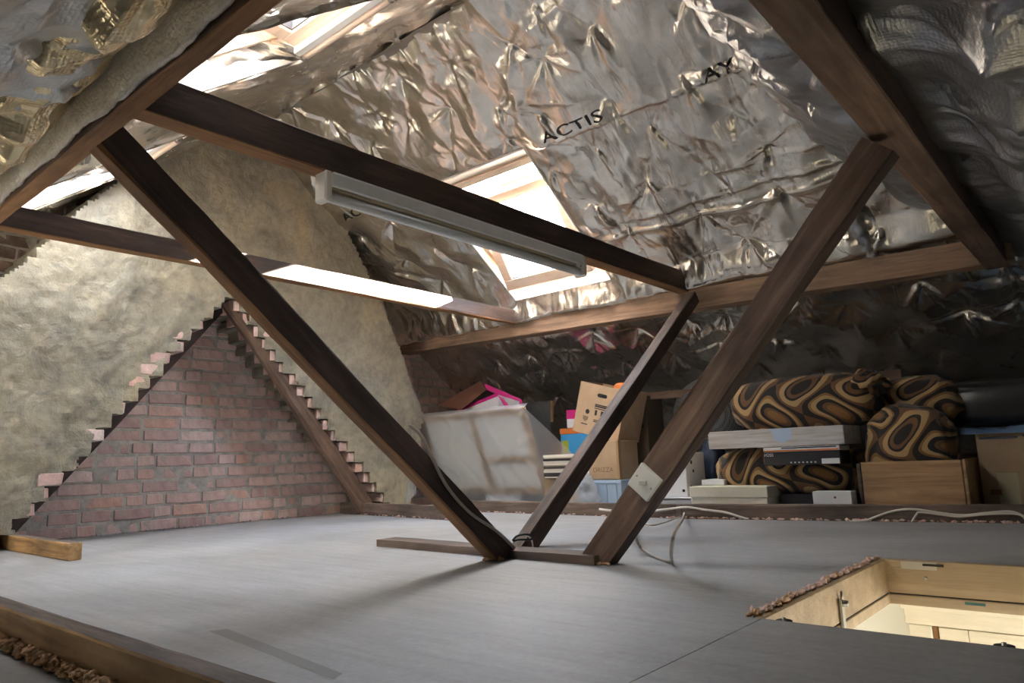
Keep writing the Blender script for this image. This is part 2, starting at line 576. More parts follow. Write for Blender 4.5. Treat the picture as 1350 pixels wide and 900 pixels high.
# ---------------------------------------------------------------- foil ceiling: sheets stapled to the rafters, pleats radiating from staples
def foil_height(u, v, seed, su=.34, sv=.27, amp=1.0):
    r = np.random.default_rng(seed)
    U, V = np.meshgrid(u, v, indexing='ij')
    H = .02 * vnoise(U, V, 1.6, seed + 1) + .012 * vnoise(U, V, 4.5, seed + 2)
    D = np.full(U.shape, 9.0)
    pts = []
    for a, uu in enumerate(np.arange(u[0] - su, u[-1] + su, su)):
        for b_, vv in enumerate(np.arange(v[0] - sv, v[-1] + sv, sv)):
            pts.append((uu + (b_ % 2) * su * .5 + r.normal(0, .045), vv + r.normal(0, .045)))
    pts = np.array(pts)

    def win(cu, cv, R):
        return (slice(*np.searchsorted(u, [cu - R, cu + R])), slice(*np.searchsorted(v, [cv - R, cv + R])))
    for (cu, cv) in pts:
        s = win(cu, cv, .5)
        if U[s].size:
            D[s] = np.minimum(D[s], np.hypot(U[s] - cu, V[s] - cv))
    H += amp * .030 * (1 - np.exp(-(D / .14) ** 2))
    for (cu, cv) in pts:
        R = .36
        s = win(cu, cv, R)
        if not U[s].size:
            continue
        du, dv = U[s] - cu, V[s] - cv
        base = r.random() * 6.28
        nd = r.integers(3, 6)
        for k in range(nd + 3):
            down = k < nd
            th = (math.pi / 2 + r.normal(0, .5)) if down else r.uniform(0, 6.283)
            ln = r.uniform(.14, .34) if down else r.uniform(.10, .30)
            hh = (1 if r.random() < .65 else -1) * (r.uniform(.010, .027) if down else r.uniform(.005, .014)) * amp
            al = du * math.cos(th) + dv * math.sin(th)
            pe = (-du * math.sin(th) + dv * math.cos(th)) * r.choice([-1, 1]) + .5 * r.normal() * al ** 2
            wd = .006 + r.uniform(.10, .22) * np.clip(al, 0, 1)
            t = np.clip(al / ln, 0, 1)
            pf_ = np.where(pe > 0, np.exp(-pe / wd), np.exp(pe / (wd * .28)))
            H[s] += np.where(al > 0, hh * pf_ * np.minimum(t * 7, 1) * (1 - t) ** .9, 0)
    for sc_, am_, an in ((5.0, .0075, .55), (11.0, .0038, .6), (23.0, .0017, .7)):
        wu = U + .10 * vnoise(U, V, 2.3, seed + 80) + .25 * (V * .35)
        n_ = vnoise(wu, V * an, sc_, seed + int(sc_ * 10))
        H += amp * am_ * (1 - np.minimum(np.abs(n_) * 5, 1)) * (.35 + 1.3 * np.clip(vnoise(U, V, 1.3, seed + 90) + .5, 0, 1)) * r.choice([-1, 1])
    # straight tension creases from staple to staple
    for k in range(int(len(pts) * 1.3)):
        i = r.integers(len(pts))
        d = np.hypot(pts[:, 0] - pts[i, 0], pts[:, 1] - pts[i, 1])
        near = np.where((d > .1) & (d < .62))[0]
        if not len(near):
            continue
        j = near[r.integers(len(near))]
        (au, av), (bu, bv) = pts[i], pts[j]
        ln = math.hypot(bu - au, bv - av)
        cu, cv = (au + bu) / 2, (av + bv) / 2
        s = win(cu, cv, ln * .5 + .06)
        if not U[s].size:
            continue
        ex, ey = (bu - au) / ln, (bv - av) / ln
        al = (U[s] - au) * ex + (V[s] - av) * ey
        pe = -(U[s] - au) * ey + (V[s] - av) * ex
        t = np.clip(al / ln, 0, 1)
        H[s] += r.choice([-1, 1]) * r.uniform(.003, .010) * amp * np.exp(-np.abs(pe) / r.uniform(.008, .022)) * np.sin(math.pi * t) ** .5
    # small crushed wrinkles
    for k in range(int((u[-1] - u[0]) * (v[-1] - v[0]) * 70)):
        cu, cv = r.uniform(u[0], u[-1]), r.uniform(v[0], v[-1])
        th = r.choice([r.uniform(0, 3.14), math.pi / 2 + r.normal(0, .35)])
        ln = r.uniform(.03, .14)
        s = win(cu, cv, ln)
        if not U[s].size:
            continue
        al = (U[s] - cu) * math.cos(th) + (V[s] - cv) * math.sin(th)
        pe = -(U[s] - cu) * math.sin(th) + (V[s] - cv) * math.cos(th)
        H[s] += r.uniform(-.005, .006) * amp * np.exp(-np.abs(pe) / r.uniform(.005, .014)) * np.clip(1 - (al / ln) ** 2, 0, 1)
    return H


def sheet(name, u, v, pos, nrm, H, mt, hole=None, **kw):
    """grid of points pos(u, v) + nrm * H without the cells of the holes (u0,u1,v0,v1)"""
    P = pos + nrm * H[..., None]
    nu, nv = len(u), len(v)
    idx = np.arange(nu * nv).reshape(nu, nv)
    q = np.stack([idx[:-1, :-1], idx[1:, :-1], idx[1:, 1:], idx[:-1, 1:]], -1)
    keep = np.ones((nu - 1, nv - 1), bool)
    um, vm = (u[1:] + u[:-1]) / 2, (v[1:] + v[:-1]) / 2
    for (a, b_, c, d) in (hole or []):
        keep &= ~((um[:, None] > a) & (um[:, None] < b_) & (vm[None] > c) & (vm[None] < d))
    q = q[keep].reshape(-1, 4)
    me = bpy.data.meshes.new(name)
    me.vertices.add(nu * nv)
    me.vertices.foreach_set('co', P.reshape(-1))
    me.loops.add(q.size)
    me.loops.foreach_set('vertex_index', q.reshape(-1).astype(np.int32))
    me.polygons.add(len(q))
    me.polygons.foreach_set('loop_start', np.arange(0, q.size, 4, dtype=np.int32))
    me.polygons.foreach_set('use_smooth', np.ones(len(q), bool))
    me.materials.append(mt)
    me.update(calc_edges=True)
    me.validate()
    return finish(bpy.data.objects.new(name, me), **kw)


def axis(a, b_, step, extra=()):
    n = max(2, int(round((b_ - a) / step)) + 1)
    x = np.linspace(a, b_, n)
    for e in extra:
        x[np.argmin(np.abs(x - e))] = e
    return np.sort(x)


def hole_fade(u, v, holes, rim=.05, dist=.10):
    Fd = np.ones((len(u), len(v)))
    for (a, b_, c, d) in holes:
        du = np.maximum(np.maximum(a - u, u - b_), 0)[:, None]
        dv = np.maximum(np.maximum(c - v, v - d), 0)[None]
        Fd = np.minimum(Fd, np.clip(np.hypot(du, dv) / dist, 0, 1))
    return Fd


def gauss(x, c, s): return np.exp(-((x - c) / s) ** 2)


# right slope: u = x, v = distance down the slope from the ridge
vR = lambda y: (y - YR) * NRM
u = axis(XW - .02, 1.6, .0095, WIN_R[:2])
v = axis(-.05, vR(5.86), .0095, (vR(WIN_R[2]), vR(WIN_R[3])))
HR = foil_height(u, v, 5, amp=1.15)
Ug, Vg = np.meshgrid(u, v, indexing='ij')
Yg = YR + Vg / NRM
# foil sags onto the purlin and is pinned behind it
ledge = np.interp(Yg, [3.68, 3.79, 3.90, 3.93, 3.975, 4.10], [0, .026, .108, .108, -.005, 0])
HR = HR * (1 - .8 * gauss(Yg, 3.95, .06)) + ledge * (1 + .30 * vnoise(Ug, Vg * .3, 6, 77)) + .012 * gauss(Yg, 3.87, .05) * vnoise(Ug, Vg, 14, 78) * 2
# long folds running along the slope
fold = lambda yc, a, wd, sd: a * np.exp(-np.abs(Yg - yc - .035 * vnoise(Ug, Vg * 0, 1.7, sd)) / wd)
HR += fold(3.57, .030, .022, 21) * np.clip((Ug + 2.45) / .25, 0, 1) * (1 + .5 * vnoise(Ug, Vg, 6, 31))
HR += fold(3.50, .018, .014, 22) * np.clip((Ug + 2.3) / .3, 0, 1)
HR += fold(3.40, .010, .012, 23) * (Ug > -2.3)
HR += np.where(Yg > 3.005 + .012 * vnoise(Ug, Vg * 0, 2.2, 41), 0, .010) + .006 * np.exp(-np.abs(Yg - 3.0) / .008)
HR += .03 * gauss(Yg, 2.3, .12) * (1 + vnoise(Ug, Vg, 3, 51))
hR = [(WIN_R[0], WIN_R[1], vR(WIN_R[2]), vR(WIN_R[3]))]
HR *= .15 + .85 * hole_fade(u, v, hR)
pos = np.stack([Ug, Yg, ZR - SL * (Yg - YR)], -1)
nR = np.array([0, -SL, -1]) / NRM
ceil_r = sheet('ceiling', u, v, pos, nR, HR, M['foil'], hR, kind='structure',
               label='crumpled silver foil insulation on the roof slope behind the purlin, printed in black')
U_R, V_R = u, v


def on_foil_r(x, y, lift):
    i = int(np.clip(np.searchsorted(U_R, x), 1, len(U_R) - 1))
    j = int(np.clip(np.searchsorted(V_R, vR(y)), 1, len(V_R) - 1))
    h = HR[i - 1:i + 1, j - 1:j + 1].max() + lift
    return Vector((x, y, zr(y))) + Vector(nR) * h


# left slope, above and below its purlin
vL = lambda y: (YR - y) * NRM
hl = [(WIN_L1[0], WIN_L1[1], vL(WIN_L1[3]), vL(WIN_L1[2])), (WIN_L2[0], WIN_L2[1], vL(WIN_L2[3]), vL(WIN_L2[2]))]
u = axis(XW - .02, .6, .012, WIN_L1[:2] + WIN_L2[:2])
v = axis(-.05, vL(.60), .012, [vL(WIN_L1[2]), vL(WIN_L1[3]), vL(WIN_L2[3])])
H = foil_height(u, v, 9, amp=.9)
Ug, Vg = np.meshgrid(u, v, indexing='ij')
Yg = YR - Vg / NRM
H += .03 * gauss(Yg, 2.3, .12)
H *= .15 + .85 * hole_fade(u, v, hl)
nL = np.array([0, SL, -1]) / NRM
sheet('ceiling', u, v, np.stack([Ug, Yg, ZR + SL * (Yg - YR)], -1), nL, H, M['foil_left'], hl, kind='structure',
      label='bright crumpled foil around the two roof windows above the fleece covered purlin')
u = axis(XW - .02, 1.6, .012)
v = axis(vL(.62), vL(-1.25), .012)
H = foil_height(u, v, 14, amp=1.1)
Ug, Vg = np.meshgrid(u, v, indexing='ij')
Yg = YR - Vg / NRM
H = H + .045 * gauss(Yg, .42, .07) * (1 + 1.3 * vnoise(Ug, Vg, 7, 61)) + .02 * np.exp(-np.abs(Yg - .30 - .05 * vnoise(Ug, Vg * 0, 3, 62)) / .012)
H += .05 * gauss(Yg, .05, .2) * (1 + vnoise(Ug, Vg, 2, 63))
sheet('ceiling', u, v, np.stack([Ug, Yg, ZR + SL * (Yg - YR)], -1), nL, H, M['foil_bubble'], kind='structure',
      label='dull bubble foil below the fleece covered purlin at upper left')

# hip end: profile runs from the ridge end over the hip purlin to the eaves
PX = np.array([-1.30, -1.25, -1.10, -.83, -.68, -.46, -.30, 0.0, .6, 1.7])
PZ = np.array([2.80, 2.62, 2.24, 1.70, 1.53, 1.40, 1.25, 1.02, .62, -.02])
s_ = np.concatenate([[0], np.cumsum(np.hypot(np.diff(PX), np.diff(PZ)))])
u = axis(-1.2, 5.9, .012)
v = axis(0, s_[-1], .012)
H = foil_height(u, v, 23, amp=1.45)
xs, zs = np.interp(v, s_, PX), np.interp(v, s_, PZ)
ker = np.ones(13) / 13
xs2, zs2 = np.convolve(np.pad(xs, 6, 'edge'), ker, 'valid'), np.convolve(np.pad(zs, 6, 'edge'), ker, 'valid')
dx, dz = np.gradient(xs2), np.gradient(zs2)
dl = np.hypot(dx, dz)
nh = np.stack([dz / dl, 0 * dx, -dx / dl], -1)
Ug, Vg = np.meshgrid(u, v, indexing='ij')
pos = np.stack([np.broadcast_to(xs2, Ug.shape), Ug, np.broadcast_to(zs2, Ug.shape)], -1)
lower = np.clip((Vg - s_[5]) / .3, 0, 1)
H = H * (1 - .3 * gauss(Vg, s_[6], .1)) + lower * .02 * np.sin(Vg * 21 + 3 * vnoise(Ug, Vg, 2, 71)) * (1 + vnoise(Ug, Vg, 2.4, 72))
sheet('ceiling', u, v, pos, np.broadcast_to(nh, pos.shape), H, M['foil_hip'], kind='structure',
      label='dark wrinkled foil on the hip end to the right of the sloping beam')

# loose roll of foil hanging down the hip valley
def on_slope_r(px, py, lift):
    d = Vector(ray(px, py))
    n_ = Vector((0, SL, 1))
    t = (ZR + SL * YR - n_.dot(Vector(CAM))) / n_.dot(d)
    return Vector(CAM) + d * t + Vector(nR) * lift


tube('foil_roll', [on_slope_r(1112, 232, .04), on_slope_r(1124, 262, .07), on_slope_r(1136, 292, .09), on_slope_r(1150, 318, .10), on_slope_r(1160, 338, .11)], .03, M['foil_hip'],
     ceil_r, 14, 8, wob=.5, seed=5)

# silver tape along the ridge
vs, fs = [], []
n = 90
for k in range(n + 1):
    x = -4.05 + 2.6 * k / n
    for j, y in enumerate((YR + .035, YR + .005, YR - .03)):
        vs.append((x, y + .008 * mnoise.noise(Vector((x * 3, 0, 1))), ZR - .062 + .006 * mnoise.noise(Vector((x * 8, j, 3))) - (.012 if j != 1 else 0)))
for k in range(n):
    for j in range(2):
        a = k * 3 + j
        fs.append((a, a + 1, a + 4, a + 3))
mesh('joint_tape', vs, fs, M['tape'], ceil_r, smooth=True)


# printed lettering on the foil
def print_text(body, x0, x1, ybase, slant, size):
    cu = bpy.data.curves.new('printed_lettering', 'FONT')
    cu.body = body
    cu.size = 1
    cu.resolution_u = 4
    o = bpy.data.objects.new('tmp', cu)
    COL.objects.link(o)
    dg = bpy.context.evaluated_depsgraph_get()
    me = bpy.data.meshes.new_from_object(o.evaluated_get(dg))
    bpy.data.objects.remove(o)
    bm = bmesh.new()
    bm.from_mesh(me)
    bmesh.ops.triangulate(bm, faces=bm.faces)
    for _ in range(4):
        ed = [e for e in bm.edges if e.calc_length() > .12]
        if ed:
            bmesh.ops.subdivide_edges(bm, edges=ed, cuts=1, use_grid_fill=False)
            bmesh.ops.triangulate(bm, faces=[f for f in bm.faces if len(f.verts) > 3])
    wmax = max(q.co.x for q in bm.verts)
    for q in bm.verts:
        a, b_ = q.co.x / wmax, q.co.y
        x = x0 + (x1 - x0) * a
        y = ybase - b_ * size / NRM + slant * a
        q.co = on_foil_r(x, y, .0025)
    me2 = bpy.data.meshes.new('printed_lettering')
    bm.to_mesh(me2)
    bm.free()
    me2.materials.append(M['black'])
    finish(bpy.data.objects.new('printed_lettering', me2), ceil_r, label='black printed lettering')


print_text('ACTIS', -2.23, -1.84, 2.985, .0, .085)
print_text('ACT', -4.02, -3.77, 2.985, .0, .085)
print_text('AY', -1.29, -1.14, 3.0, .0, .085)


# ---------------------------------------------------------------- party wall of brick, behind the chimney breast
wall = mesh('wall_left', [(XW + .001, -1.4, -.02), (XW + .001, 6, -.02), (XW + .001, 6, 3), (XW + .001, -1.4, 3)], [(0, 1, 2, 3)],
            M['mortar'], kind='structure', label='pink red brick party wall in the triangular recess of the chimney breast')


def brick_mesh(ln, hgt, dep, seed, mt):
    bm = box_bm(dep, ln, hgt, .0)
    bmesh.ops.subdivide_edges(bm, edges=[e for e in bm.edges if abs((e.verts[0].co - e.verts[1].co).y) > .01], cuts=3)
    for q in bm.verts:
        k = Vector((q.co.x * 30, q.co.y * 14, q.co.z * 30)) + Vector((seed * 5.1, 0, 0))
        e = 1.5 if abs(abs(q.co.y) - ln / 2) < 1e-4 else 1
        q.co += Vector((mnoise.noise(k), mnoise.noise(k + Vector((9, 1, 4))), mnoise.noise(k + Vector((3, 8, 2))))) * .0055 * e
    ed = [e for e in bm.edges if len(e.link_faces) == 2 and e.calc_face_angle(0) > .8]
    bmesh.ops.bevel(bm, geom=ed, offset=.0035, segments=1, affect='EDGES')
    me = bpy.data.meshes.new('brick')
    bm.to_mesh(me)
    bm.free()
    me.materials.append(mt)
    return me


STR = [brick_mesh(.207, .059, .05, k, M['brick']) for k in range(6)]
HEAD = [brick_mesh(.096, .059, .05, 20 + k, M['brick']) for k in range(5)]
BAT = [brick_mesh(.148, .059, .05, 40 + k, M['brick']) for k in range(3)]
STR_D = [brick_mesh(.213, .062, .05, 60 + k, M['brick_dark']) for k in range(3)]
GA = .0755


def lay(y0, y1, z0, z1, inside, sets, rnd):
    z = z0
    row = 0
    while z < z1:
        y = y0 + (-.11 if row % 2 else 0) + rnd.uniform(-.03, .03)
        while y < y1:
            t = rnd.random()
            me, ln = (rnd.choice(sets[0]), .213) if t < .62 or len(sets) == 1 else ((rnd.choice(sets[1]), .101) if t < .87 else (rnd.choice(sets[2]), .155))
            if inside(y + ln / 2, z + GA / 2):
                o = bpy.data.objects.new('brick', me)
                o.matrix_basis = Matrix.Translation((XW - .018 + rnd.uniform(-.006, .006), y + ln / 2, z + .031 + rnd.uniform(-.002, .002))) @ \
                    Matrix.Rotation(rnd.uniform(-.012, .012), 4, 'X')
                finish(o, wall)
            y += ln + .012
        z += GA
        row += 1


rb = random.Random(3)
lay(.85, 3.75, .0, 1.62, lambda y, z: z < 1.58 and y > 1.0 + z * .82 - .22 and y < 3.62 - z * .83 + .22, [STR, HEAD, BAT], rb)
lay(3.62, 4.75, .0, 1.3, lambda y, z: z < zr(y) + .06 and z > .02, [STR, HEAD, BAT], rb)
lay(.55, 1.6, .98, 2.1, lambda y, z: zl(y) + .05 > z > zl(y) - .75 and y < 1.25 + (z - 1.2) * .6, [STR_D], rb)

# ---------------------------------------------------------------- chimney breast: two rendered flues leaning together
ZSTEP = .0728
ZAP = 1.41


def inner_l(z): return 1.035 + .79 * z            # sloping edge of the left flue, before stepping
def inner_r(z): return 3.465 - .925 * z


def outer_l(z):
    return float(np.interp(z, [0, .9, 1.27, 1.41, 1.57, 1.75, 2.0, 2.2], [.55, .75, .95, 1.08, 1.19, 1.31, 1.53, 1.74]))


def outer_r(z):
    return float(np.interp(z, [0, .12, .715, 1.138, 1.546, 1.883, 2.13, 2.25], [3.60, 3.62, 3.74, 3.55, 3.33, 3.125, 2.96, 2.8]))


cs = .0182
ny, nz = int((3.95 - .5) / cs), int(2.6 / cs)
inside = np.zeros((ny, nz), bool)
for i in range(ny):
    for j in range(nz):
        y, z = .5 + (i + .5) * cs, (j + .5) * cs
        zq = math.floor(z / ZSTEP) * ZSTEP + ZSTEP * .5
        row = int(z // ZSTEP)
        jl = ((row * 7919) % 13 - 6) * .003
        wob = .010 * mnoise.noise(Vector((y * 30, z * 30, 1)))
        ok = outer_l(z) + wob < y < outer_r(z) + wob * 1.5 and z < min(zl(y), zr(y)) + .06
        if z < ZAP:
            ok = ok and (y < inner_l(zq) + jl + wob or y > inner_r(zq) + jl + wob)
        inside[i, j] = ok
vid, vs, fs = {}, [], []


def gv(i, j, back):
    k = (i, j, back)
    if k not in vid:
        y, z = .5 + i * cs, j * cs
        q = Vector((y * 2.3, z * 2.3, 0))
        x = XB + .028 * mnoise.noise(q) + .014 * mnoise.noise(q * 3.1) + .006 * mnoise.noise(q * 9) if not back else XW
        vid[k] = len(vs)
        jy, jz = .006 * mnoise.noise(Vector((y * 40, z * 40, 5))), .005 * mnoise.noise(Vector((y * 40, z * 40, 9)))
        vs.append((x, y + jy, max(0, z + jz)))
    return vid[k]


for i in range(ny):
    for j in range(nz):
        if not inside[i, j]:
            continue
        fs.append((gv(i, j, 0), gv(i + 1, j, 0), gv(i + 1, j + 1, 0), gv(i, j + 1, 0)))
        for (di, dj, a, b_) in ((-1, 0, (i, j + 1), (i, j)), (1, 0, (i + 1, j), (i + 1, j + 1)), (0, -1, (i, j), (i + 1, j)), (0, 1, (i + 1, j + 1), (i, j + 1))):
            ii, jj = i + di, j + dj
            if not (0 <= ii < ny and 0 <= jj < nz and inside[ii, jj]):
                fs.append((gv(*a, 0), gv(*a, 1), gv(*b_, 1), gv(*b_, 0)))
breast = mesh('wall_chimney_breast', vs, fs, M['render'], kind='structure',
              label='tall rendered chimney breast of two flues leaning together over the brick recess')
# corbelled bricks at the ragged edges
STEPB = [brick_mesh(.115, .060, .20, 80 + k, M['brick']) for k in range(5)]
for r_ in range(1, int(ZAP / ZSTEP) + 1):
    z = r_ * ZSTEP + .035
    if z > ZAP - .03:
        continue
    for side in (0, 1):
        y = (inner_r(z) + .057 - .022 - .02 * rb.random()) if side else (inner_l(z) - .057 + .006 + .016 * rb.random())
        o = bpy.data.objects.new('brick', rb.choice(STEPB))
        x = XB - (.118 if side else .103)
        if not side and rb.random() < .25:
            continue
        o.matrix_basis = Matrix.Translation((x + rb.uniform(-.006, .004), y, z)) @ Matrix.Rotation(rb.uniform(-.02, .02), 4, 'X')
        finish(o, breast)

# ---------------------------------------------------------------- floor with the hatch opening
HX0, HX1, HY0, HY1 = -.622, .30, 1.487, 2.455
fl = empty('floor', (0, 0, 0), 'dusty grey hardboard attic floor', None, kind='structure')


def slab(name, poly, z0, z1, mt, parent, **kw):
    n = len(poly)
    vs = [(x, y, z1) for x, y in poly] + [(x, y, z0) for x, y in poly]
    fs = [tuple(range(n)), tuple(range(2 * n - 1, n - 1, -1))] + [(k, n + k, n + (k + 1) % n, (k + 1) % n) for k in range(n)]
    return mesh(name, vs, fs, mt, parent, **kw)


g = .0012
T = .02
slab('floor_panel', [(XW, -1.35), (HX0 - g, -1.35), (HX0 - g, HY0), (HX0 - T - g, HY0), (HX0 - T - g, HY1 + T + g), (1.7, HY1 + T + g), (1.7, 5.95), (XW, 5.95)], -.019, 0, M['floor'], fl)
slab('floor_panel', [(HX0 + g, -1.35), (1.7, -1.35), (1.7, HY0), (HX0 + g, HY0)], -.019, 0, M['floor'], fl)
slab('floor_panel', [(HX1, HY0 + g), (1.7, HY0 + g), (1.7, HY1 - g), (HX1, HY1 - g)], -.019, 0, M['floor'], fl)
a, b_, c, d = onz(275, 832), onz(300, 829), onz(452, 888), onz(440, 896)
for q in (a, b_, c, d): q.z = .0006
mesh('floor_strip', [a, d, c, b_], [(0, 1, 2, 3)], mat('dull grey strip', lin(141, 140, 137), .8), fl)  # darker grey strip laid flat on the floor panel

# ---------------------------------------------------------------- hatch lining
ht = empty('loft_hatch', (HX0, HY1, -.13), 'pale plywood loft hatch lining open to the cream room below', 'hatch')
T = .02
box('side_board', (HX0 - T, HY0, -.098), (HX0, HY1, -.001), M['wood_pine'], ht)
box('back_board', (HX0 - T, HY1, -.098), (HX1, HY1 + T, -.001), M['wood_pine'], ht)
box('front_board', (HX0, HY0 - T, -.098), (HX1, HY0, -.02), M['wood_pine'], ht)
box('side_board', (HX1, HY0, -.098), (HX1 + T, HY1, -.02), M['wood_pine'], ht)
box('gasket', (HX0 - T, HY0, -.103), (HX0 - .003, HY1, -.097), M['black_gap'], ht, 0)
box('gasket', (HX0, HY1 + .003, -.103), (HX1, HY1 + T, -.097), M['black_gap'], ht, 0)
box('trim_board', (HX0 - T, HY0, -.131), (HX0 + .001, HY1, -.102), M['wood_pine'], ht)
box('trim_board', (HX0 - T, HY1 - .001, -.131), (HX1, HY1 + T, -.102), M['wood_pine'], ht)
p = ony(1187, 739, HY1 - .001), ony(1236, 752, HY1 - .001)
pl = box('label_plate', (p[0].x, HY1 - .0025, p[1].z), (p[1].x, HY1 - .0005, p[0].z), mat('matt aluminium label', lin(196, 190, 174), .5, .3), ht, .0004, label='small aluminium label plate')
q = ony(1216, 744, HY1 - .003)
box('print_line', (q.x, HY1 - .0032, q.z - .004), (q.x + .055, HY1 - .0026, q.z + .003), M['print_dark'], pl, 0)
q = ony(1272, 795, HY1 - .003)
box('stamp', (q.x, HY1 - .002, q.z - .004), (q.x + .05, HY1 - .0012, q.z + .004), mat('blue green stamp', lin(70, 104, 98), .8), ht, 0)
q = ony(1220, 762, HY1 - .002)
tube('screw_head', [(q.x, HY1 - .003, q.z), (q.x, HY1 + .002, q.z)], .005, M['steel'], ht, 10, 1)
# folded steel stay on the left board
q = onx(1112, 790, HX0 + .012)
st = box('stay_arm', (HX0 + .003, q.y - .010, -.21), (HX0 + .010, q.y + .010, q.z), M['steel'], ht, .001)
tube('pivot', [(HX0 - .001, q.y, q.z - .01), (HX0 + .022, q.y, q.z - .01)], .008, M['steel'], st, 10, 1)
tube('pivot_pin', [(HX0 + .008, q.y, q.z - .012), (HX0 + .008, q.y, q.z + .02)], .003, M['steel'], st, 8, 1)
for px, py in ((1033, 817), (1325, 848)):
    q = onz(px, py, .0)
    f_ = tube('bolt', [(q.x, HY0 + .012, -.03), (q.x, HY0 + .012, .004)], .004, M['steel'], ht, 10, 1)
    tube('washer', [(q.x, HY0 + .012, -.004), (q.x, HY0 + .012, -.001)], .016, M['black'], f_, 14, 1)
# crumbled foam along the cut edge of the floor
for k in range(70):
    t = k / 70
    y = HY0 + .006 + t * (HY1 - HY0 - .02)
    x = HX0 - T - .004 + rb.uniform(-.008, .006)
    tube('foam_crumb', [(x, y, .001), (x + rb.uniform(-.004, .004), y + .006, .004 + .003 * rb.random()), (x + rb.uniform(-.006, .006), y + .012 + .010 * rb.random(), .001)],
         rb.uniform(.003, .0065), M['foam'] if rb.random() < .75 else M['fluff'], ht, 6, 2, wob=.9, seed=k * 1.7)

# room under the hatch
zc = -.131
room = mesh('wall_room_below', [(-1.7, .9, zc), (HX0 - T, .9, zc), (HX0 - T, 3.3, zc), (-1.7, 3.3, zc), (1.3, .9, zc), (HX1 + T, .9, zc), (HX1 + T, 3.3, zc), (1.3, 3.3, zc),
             (HX0 - T, HY0, zc), (HX1 + T, HY0, zc), (HX0 - T, HY1 + T, zc), (HX1 + T, HY1 + T, zc),
             (-1.7, .9, -2.5), (1.3, .9, -2.5), (1.3, 3.3, -2.5), (-1.7, 3.3, -2.5)],
            [(0, 3, 2, 1), (4, 5, 6, 7), (1, 8, 9, 5), (10, 2, 6, 11), (12, 13, 14, 15), (0, 1, 5, 4, 13, 12), (3, 15, 14, 7, 6, 2), (0, 12, 15, 3), (4, 7, 14, 13)],
            M['cream_wall'], kind='structure', label='cream painted landing seen through the loft hatch')
YD = 3.298
dA, dB = ony(1197, 797, YD), ony(1350, 815, YD)
ztop = dA.z + .01
dx0 = dA.x + .01
door = empty('door_1', (dx0, YD, -2.5), 'pale pine panelled door and architrave down on the landing', kind='structure')
box('architrave_head', (dx0 - .02, YD - .03, ztop - .075), (1.0, YD, ztop), M['door_pine'], door)
box('architrave_cap', (dx0 - .03, YD - .045, ztop - .018), (1.02, YD, ztop + .006), M['door_pine'], door)
box('architrave_side', (dx0 - .01, YD - .03, -2.5), (dx0 + .07, YD, ztop - .077), M['door_pine'], door)
box('door_jamb', (dx0 + .072, YD - .02, -2.5), (dx0 + .09, YD, ztop - .077), M['wood_raw'], door)
box('door_stile', (dx0 + .093, YD - .022, -2.5), (dx0 + .19, YD - .002, ztop - .08), M['door_pine'], door)
box('door_rail', (dx0 + .192, YD - .022, ztop - .16), (dx0 + .60, YD - .002, ztop - .08), M['door_pine'], door)
box('door_panel', (dx0 + .192, YD - .012, -2.4), (dx0 + .60, YD - .002, ztop - .162), M['door_pine'], door)
box('door_stile', (dx0 + .602, YD - .022, -2.5), (dx0 + .70, YD - .002, ztop - .08), M['door_pine'], door)
lb = bpy.data.lights.new('landing_lamp', 'POINT')
lb.energy = 17
lb.color = (1, .99, .97)
lb.shadow_soft_size = .12
lo = bpy.data.objects.new('landing_lamp', lb)
lo.location = (.85, 2.85, -.42)
COL.objects.link(lo)

# ---------------------------------------------------------------- roof windows
WNUM = 0


